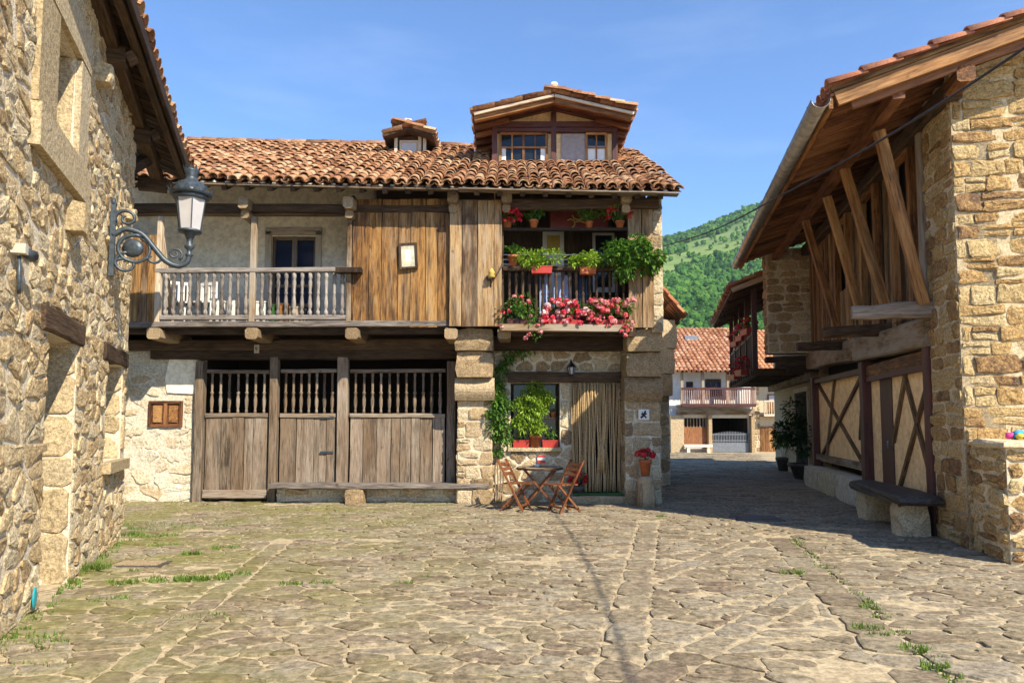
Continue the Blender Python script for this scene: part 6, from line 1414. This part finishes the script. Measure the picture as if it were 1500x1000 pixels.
st_ = thing('door_step', (X(878, 735, YL), YL-.25, 0), 'worn stone doorstep with a green mat below the rope curtain', 'doorstep')
rough_block('step', (rx0-.05, YL-.42, 0), (rx1+.02, YL+.2, .155), M['stone_main'], st_, .008); mb = MB(); mb.box((rx0+.02, YL-.36, .165), (rx1-.05, YL-.1, .19)); mb.build('mat', M['green_mat'], st_)
def wall_tile(px, py, w, h, Y, label, bands, cat='sign', marks=()):
    c = W(px, py, Y); t = thing('wall_sign', c, label, cat); mb = MB(); mb.box((-w/2, -.012, -h/2), (w/2, .012, h/2)); mb.build('plate', bands, t, Matrix.Translation(c))
    if marks:
        mb = MB()
        for (pts, r) in marks: mb.tube([(a*w, -.016, b*h) for a, b in pts], r, 5)
        mb.build('mark', M['black'], t, Matrix.Translation(c))
    return t, c
wall_tile(943, 607, .20, .20, YP-.03, 'square white tile with a black figure on the right stone pillar', M['white'], marks=(([(-.3, -.3), (-.05, -.1), (.05, .1), (.15, .35)], .018), ([(-.25, .05), (0, .0), (.25, .1)], .014), ([(.0, -.05), (.22, -.3)], .014), ([(-.05, .0), (-.15, .25)], .01)))
wall_tile(908, 577, .12, .19, YL-.03, 'small white plate with a black mark high beside the rope curtain', M['white'], marks=(([(-.1, -.2), (0, .05), (.1, .2)], .012),))
t, c = wall_tile(793, 672, .15, .15, YL-.03, 'little red and white tile on the rubble wall below the window', M['white'])
for k in (1, -1):
    mb = MB(); mb.box((-.075, -.018, .035 if k > 0 else -.075), (.075, -.0125, .075 if k > 0 else -.02)); mb.build('band', M['redplastic'], t, Matrix.Translation(c))
t = thing('wall_lantern', on_px(837, 550, YL-.1), 'tiny black lantern over the doorway of the timber house', 'lantern'); c = W(837, 541, YL-.16)
mb = MB(); mb.lathe([(.045, -.09), (.07, .04)], 6, c, smooth=False); mb.build('glass', M['milk'], t)
mb = MB(); mb.lathe([(.09, .045), (.05, .10), (.012, .15), (.012, .17)], 6, c, smooth=False); mb.lathe([(.05, -.11), (.05, -.09)], 6, c); mb.tube([(c.x, c.y, c.z+.16), (c.x, c.y+.08, c.z+.19), (c.x, c.y+.17, c.z+.15)], .012, 5)
for i in range(6): a = math.pi*i/3; mb.bar((c.x+.047*math.cos(a), c.y+.047*math.sin(a), c.z-.09), (c.x+.073*math.cos(a), c.y+.073*math.sin(a), c.z+.045), .012, .012)
mb.build('cage', M['black'], t)
wall_tile(376, 511, .09, .16, YL-.24, 'tiny pale plate nailed to the dark beam over the stable gate', M['w_pale'], marks=(([(-.2, .1), (0, .2), (.2, .1), (0, -.2), (-.2, .1)], .008),))

# ------------------------------------------------------------------ window plants
zsl = wz0+.002; yw = YL+.0
def ws(px, dy=0): return (X(px, 650, YL), YL-.02+dy, zsl)
t = potted('window_plant', ws(784, -.0), .12, .24, 'tall lime green feathery bush in a terracotta pot filling the window', 'plant', 'terracotta', 'leaf_lime', 0, (.1, .1, .1), .05)
mb = MB()
for (px, py, r, n) in ((782, 575, .22, 380), (770, 600, .22, 380), (792, 595, .20, 340), (765, 620, .17, 260), (785, 622, .18, 300), (800, 582, .12, 160), (762, 590, .12, 140)): leaf_cloud(mb, on_px(px, py, YL-.08), (r*1.15, .17, r*1.15), int(n*1.6), .06, 9, -.9, .5)
for i in range(9): e = W(R(760, 802), R(570, 610), YL+.02); mb.tube([(ws(784)[0], YL, zsl+.2), tuple((Vector(ws(784))+e)/2), tuple(e)], .007, 4, .1)
mb.build('foliage', M['leaf_lime'], t)
potted('plant_trough', ws(763, .02), .1, .14, 'red window trough with small leaves beside the lime bush, ivy side', 'plant trough', 'redplastic', 'leaf', 90, (.14, .10, .11), .045, group='red troughs on the window sill', box=(.155, .085))
potted('plant_trough', ws(806, .02), .1, .14, 'red window trough with round leaves beside the lime bush, door side', 'plant trough', 'redplastic', 'leaf', 110, (.15, .10, .13), .05, group='red troughs on the window sill', box=(.155, .085))
potted('plant_pot', (X(810, 613, YL+.16), YL+.16, Z(613, YL)+.03), .06, .10, 'little orange pot on the shelf inside the window', 'plant pot', 'terracotta', 'leaf', 30, (.08, .07, .06), .035)
vn = thing('climbing_vine', (X(730, 720, YP), YP-.03, 0), 'bright green climbing vine beside the first stone pillar and window', 'vine'); mb = MB(); sb = MB()
for (px, py, r, n, Y) in ((736, 540, .11, 90, 13.75), (742, 525, .14, 80, 13.8), (731, 565, .17, 170, 13.6), (728, 590, .19, 230, 13.5), (733, 610, .19, 230, 13.5), (726, 628, .17, 190, 13.48), (736, 640, .13, 120, 13.6), (722, 605, .10, 80, 13.4), (730, 660, .08, 40, 13.6), (760, 515, .13, 50, 13.85), (775, 508, .12, 30, 13.85)): leaf_cloud(mb, on_px(px, py, Y), (r*1.2, .10, r*1.2), int(n*1.5), .085, 8, -.9, .45)
mb.build('foliage', M['leaf'], vn)
for k in range(4): curve([(X(728+k*2, 730, 13.75), 13.75, 0), W(725+k*4, 690, 13.7), W(732-k*3, 650, 13.62), W(727+k*3, 600, 13.6), W(738-k*2, 530, 13.8)], .012, 5, sb)
sb.build('stem', M['w_brown'], vn)

# ------------------------------------------------------------------ folding table and chairs
M['w_chair'] = wood_mat('wood_chair', [(0.07, 0.022, 0.010), (0.17, 0.058, 0.022), (0.26, 0.10, 0.04)], 4.0, 8.0, 0.3, 0.5, knots=False)
def folding_chair(name, loc, ang, label):
    Mx = Matrix.Translation(Vector(loc)) @ Matrix.Rotation(ang, 4, 'Z'); t = thing(name, loc, label, 'chair', 'folding chairs at the doorstep table'); W_ = .40
    def part(nm, mbx): mbx.build(nm, M['w_chair'], t, Mx)
    for y in (-W_/2, W_/2):   # chair faces local +x, back at -x
        m1 = MB(); m1.bar((.19, y, 0), (-.27, y, .86), .03, .045, up=(0, 1, 0)); part('back_leg', m1)
        m2 = MB(); m2.bar((-.22, y*.86, 0), (.19, y*.86, .45), .03, .04, up=(0, 1, 0)); part('front_leg', m2)
    for x0, z0 in ((.145, .09), (-.165, .07)):
        m3 = MB(); m3.bar((x0, -W_/2, z0), (x0, W_/2, z0), .03, .03); part('stretcher', m3)
    for i in range(6): m4 = MB(); x = -.17+i*.08; m4.box((x, -W_/2+.02, .45), (x+.065, W_/2-.02, .47)); part('seat_slat', m4)
    for k in (.62, .70, .78): m5 = MB(); x = -.27+(.86-k)*.535; m5.bar((x, -W_/2, k), (x, W_/2, k), .02, .055, up=(-.5, 0, .8)); part('back_slat', m5)
    m6 = MB(); m6.box((-.12, -W_/2+.05, .472), (.22, W_/2-.05, .492)); return t
cA = G(752, 748); folding_chair('folding_chair', (cA.x+.05, cA.y, 0.02), -.35, 'reddish folding wooden chair by the pillar, its slatted back in the sun')
cB = G(826, 751); folding_chair('folding_chair', (cB.x, cB.y, 0.02), math.pi+.45, 'reddish folding wooden chair in shade next to the rope curtain')
tc = G(791, 745); tb_ = thing('folding_table', (tc.x, tc.y, 0), 'small round folding wooden table between the two chairs', 'table'); Mt = Matrix.Translation((tc.x, tc.y+.1, .02))
top = put('table_top', MB().lathe([(.41, .665), (.42, .675), (.42, .69), (.41, .70)], 28, smooth=False).mesh('table_top', M['w_dark']), tb_, Mt)
for i in range(7): mb = MB(); y = -.36+i*.105; hw_ = math.sqrt(.40**2-min(.39, abs(y+.045))**2); mb.box((-hw_, y, .7005), (hw_, y+.09, .715)); mb.build('slat', M['w_brown'], top, Mt)
for y in (-.2, .2):
    for k in (1, -1): mb = MB(); mb.bar((-.30*k, y+.02*k, 0), (.28*k, y+.02*k, .665), .03, .04, up=(0, 1, 0)); mb.build('leg', M['w_chair'], tb_, Mt)
for x, z in ((-.25, .06), (.25, .06), (0, .34)): mb = MB(); mb.bar((x, -.2, z), (x, .2, z), .03, .03); mb.build('stretcher', M['w_chair'], tb_, Mt)
t = thing('ashtray', (tc.x+.05, tc.y+.1, .735), 'little pale dish lying on the round folding table', 'dish'); mb = MB(); mb.lathe([(.05, 0), (.06, .035), (.05, .035), (.045, .012)], 12); mb.build('bowl', M['white'], t, Matrix.Translation((tc.x-.05, tc.y+.12, .7355)))
# pots behind the table
def gp(px, py): g = G(px, py); return (g.x, g.y, .018)
potted('flower_pot', gp(768, 733), .13, .22, 'pot of pale pink flowers on the paving behind the table, pillar side', 'flower pot', 'terracotta', 'leaf', 90, (.2, .16, .16), .055, 18, 'fl_pink', .08, 'flower pots behind the folding table')
potted('flower_pot', gp(800, 732), .14, .24, 'pot of crimson and white flowers on the paving behind the table top', 'flower pot', 'terracotta', 'leaf', 100, (.2, .16, .18), .055, 22, 'fl_mix', .08, 'flower pots behind the folding table')
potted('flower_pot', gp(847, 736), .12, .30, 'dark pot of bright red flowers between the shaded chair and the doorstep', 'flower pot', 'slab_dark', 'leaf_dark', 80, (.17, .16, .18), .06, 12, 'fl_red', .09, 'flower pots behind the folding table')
potted('plant_pot', gp(742, 733), .11, .45, 'tall pale pot with a leafy plant next to the pillar foot', 'plant pot', 'stone_main', 'leaf', 70, (.14, .12, .12), .06)
# stump with a geranium by the second pillar
sp = G(946, 742); stt = thing('tree_stump', (sp.x, sp.y, 0), 'upright log stump serving as a stand at the second pillar', 'stump')
mb = MB(); mb.tube([(sp.x+R(-.01, .01), sp.y, z) for z in (0, .15, .3, .45, .55)], [.17, .155, .145, .15, .145], 11); mb.build('log', M['w_end'], stt)
for a in (.3, 2.2): mb = MB(); mb.tube([(sp.x+.13*math.cos(a+3.6), sp.y-.10, z) for z in (0.0, .2, .42)], [.05, .045, .02], 6); mb.build('root_rib', M['w_end'], stt)
potted('flower_pot', (sp.x, sp.y, .552), .115, .30, 'orange glazed pot with crimson flowers standing on the stump', 'flower pot', 'terracotta', 'leaf_dark', 90, (.16, .15, .09), .06, 16, 'fl_red', .085, lift=.9)

# ------------------------------------------------------------------ things kept on the left balcony
zd = zJ+.096
def white_chair(px, Y, ang, label):
    x = X(px, 460, Y); t = thing('garden_chair', (x, Y, zd), label, 'chair', 'white chairs behind the balcony balusters'); Mx = Matrix.Translation((x, Y, zd)) @ Matrix.Rotation(ang, 4, 'Z')
    for a in (-.2, .2):
        for b in (-.2, .2): mb = MB(); mb.bar((a, b, 0), (a*.9, b, .42 if b < 0 else .85), .035, .035); mb.build('leg', M['white'], t, Mx)
    mb = MB(); mb.box((-.22, -.22, .40), (.22, .22, .43)); mb.build('seat', M['white'], t, Mx)
    for i in range(5): mb = MB(); mb.box((-.18+i*.08, .19, .45), (-.14+i*.08, .21, .83)); mb.build('back_slat', M['white'], t, Mx)
    mb = MB(); mb.box((-.2, .18, .80), (.2, .22, .86)); mb.build('top_rail', M['white'], t, Mx)
white_chair(262, YJ+.5, .5, 'white slatted chair on the balcony nearest the end planks'); white_chair(293, YJ+.55, -.4, 'white slatted chair on the balcony, second from the end planks')
for (a, b, h_, mm, lb) in ((312, 325, .45, 'white', 'tall white box on the balcony beside the slatted chairs'), (337, 362, .46, 'white', 'wide white crate on the balcony left of the middle post'), (378, 392, .40, 'white', 'white box on the balcony right of the middle post'), (402, 410, .34, 'green_mat', 'narrow green box before the blue balcony door'), (413, 424, .36, 'w_strut', 'plain wooden box before the blue balcony door'), (428, 444, .30, 'w_pale', 'pale plank box at the right leaf of the balcony door')):
    x0, x1 = X(a, 460, YJ+.5), X(b, 460, YJ+.5); t = thing('storage_box', (x0, YJ+.5, zd), lb, 'box', 'boxes kept on the balcony'); mb = MB(); mb.box((x0, YJ+.35, zd), (x1, YJ+.65, zd+h_)); mb.build('body', M[mm], t); mb = MB(); mb.box((x0-.01, YJ+.34, zd+h_+.001), (x1+.01, YJ+.66, zd+h_+.03)); mb.build('lid', M[mm], t)

# ------------------------------------------------------------------ shrubs in pots along the shaded lane
def shrub(px, py, r, h, n, label, lm='leaf_dark', pot=True):
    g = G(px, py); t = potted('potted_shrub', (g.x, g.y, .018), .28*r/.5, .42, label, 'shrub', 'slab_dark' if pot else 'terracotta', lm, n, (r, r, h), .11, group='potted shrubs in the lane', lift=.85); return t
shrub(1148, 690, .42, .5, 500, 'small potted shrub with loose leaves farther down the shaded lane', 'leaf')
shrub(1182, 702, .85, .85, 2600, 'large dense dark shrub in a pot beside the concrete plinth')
# ------------------------------------------------------------------ the air over the valley
hz = MB(); hz.box((-640, -70, -6), (940, 880, 245)); hm = bpy.data.materials.new('haze'); hm.use_nodes = True; nt = hm.node_tree; nt.nodes.clear()
ho_ = nt.nodes.new('ShaderNodeOutputMaterial'); pv = nt.nodes.new('ShaderNodeVolumePrincipled'); pv.inputs['Color'].default_value = (0.72, 0.86, 1.0, 1); pv.inputs['Density'].default_value = 0.00018; pv.inputs['Anisotropy'].default_value = 0.2
nt.links.new(pv.outputs[0], ho_.inputs['Volume']); hob = hz.build('haze', hm); tag(hob, 'thin blue summer haze filling the valley air', 'haze', kind='stuff')
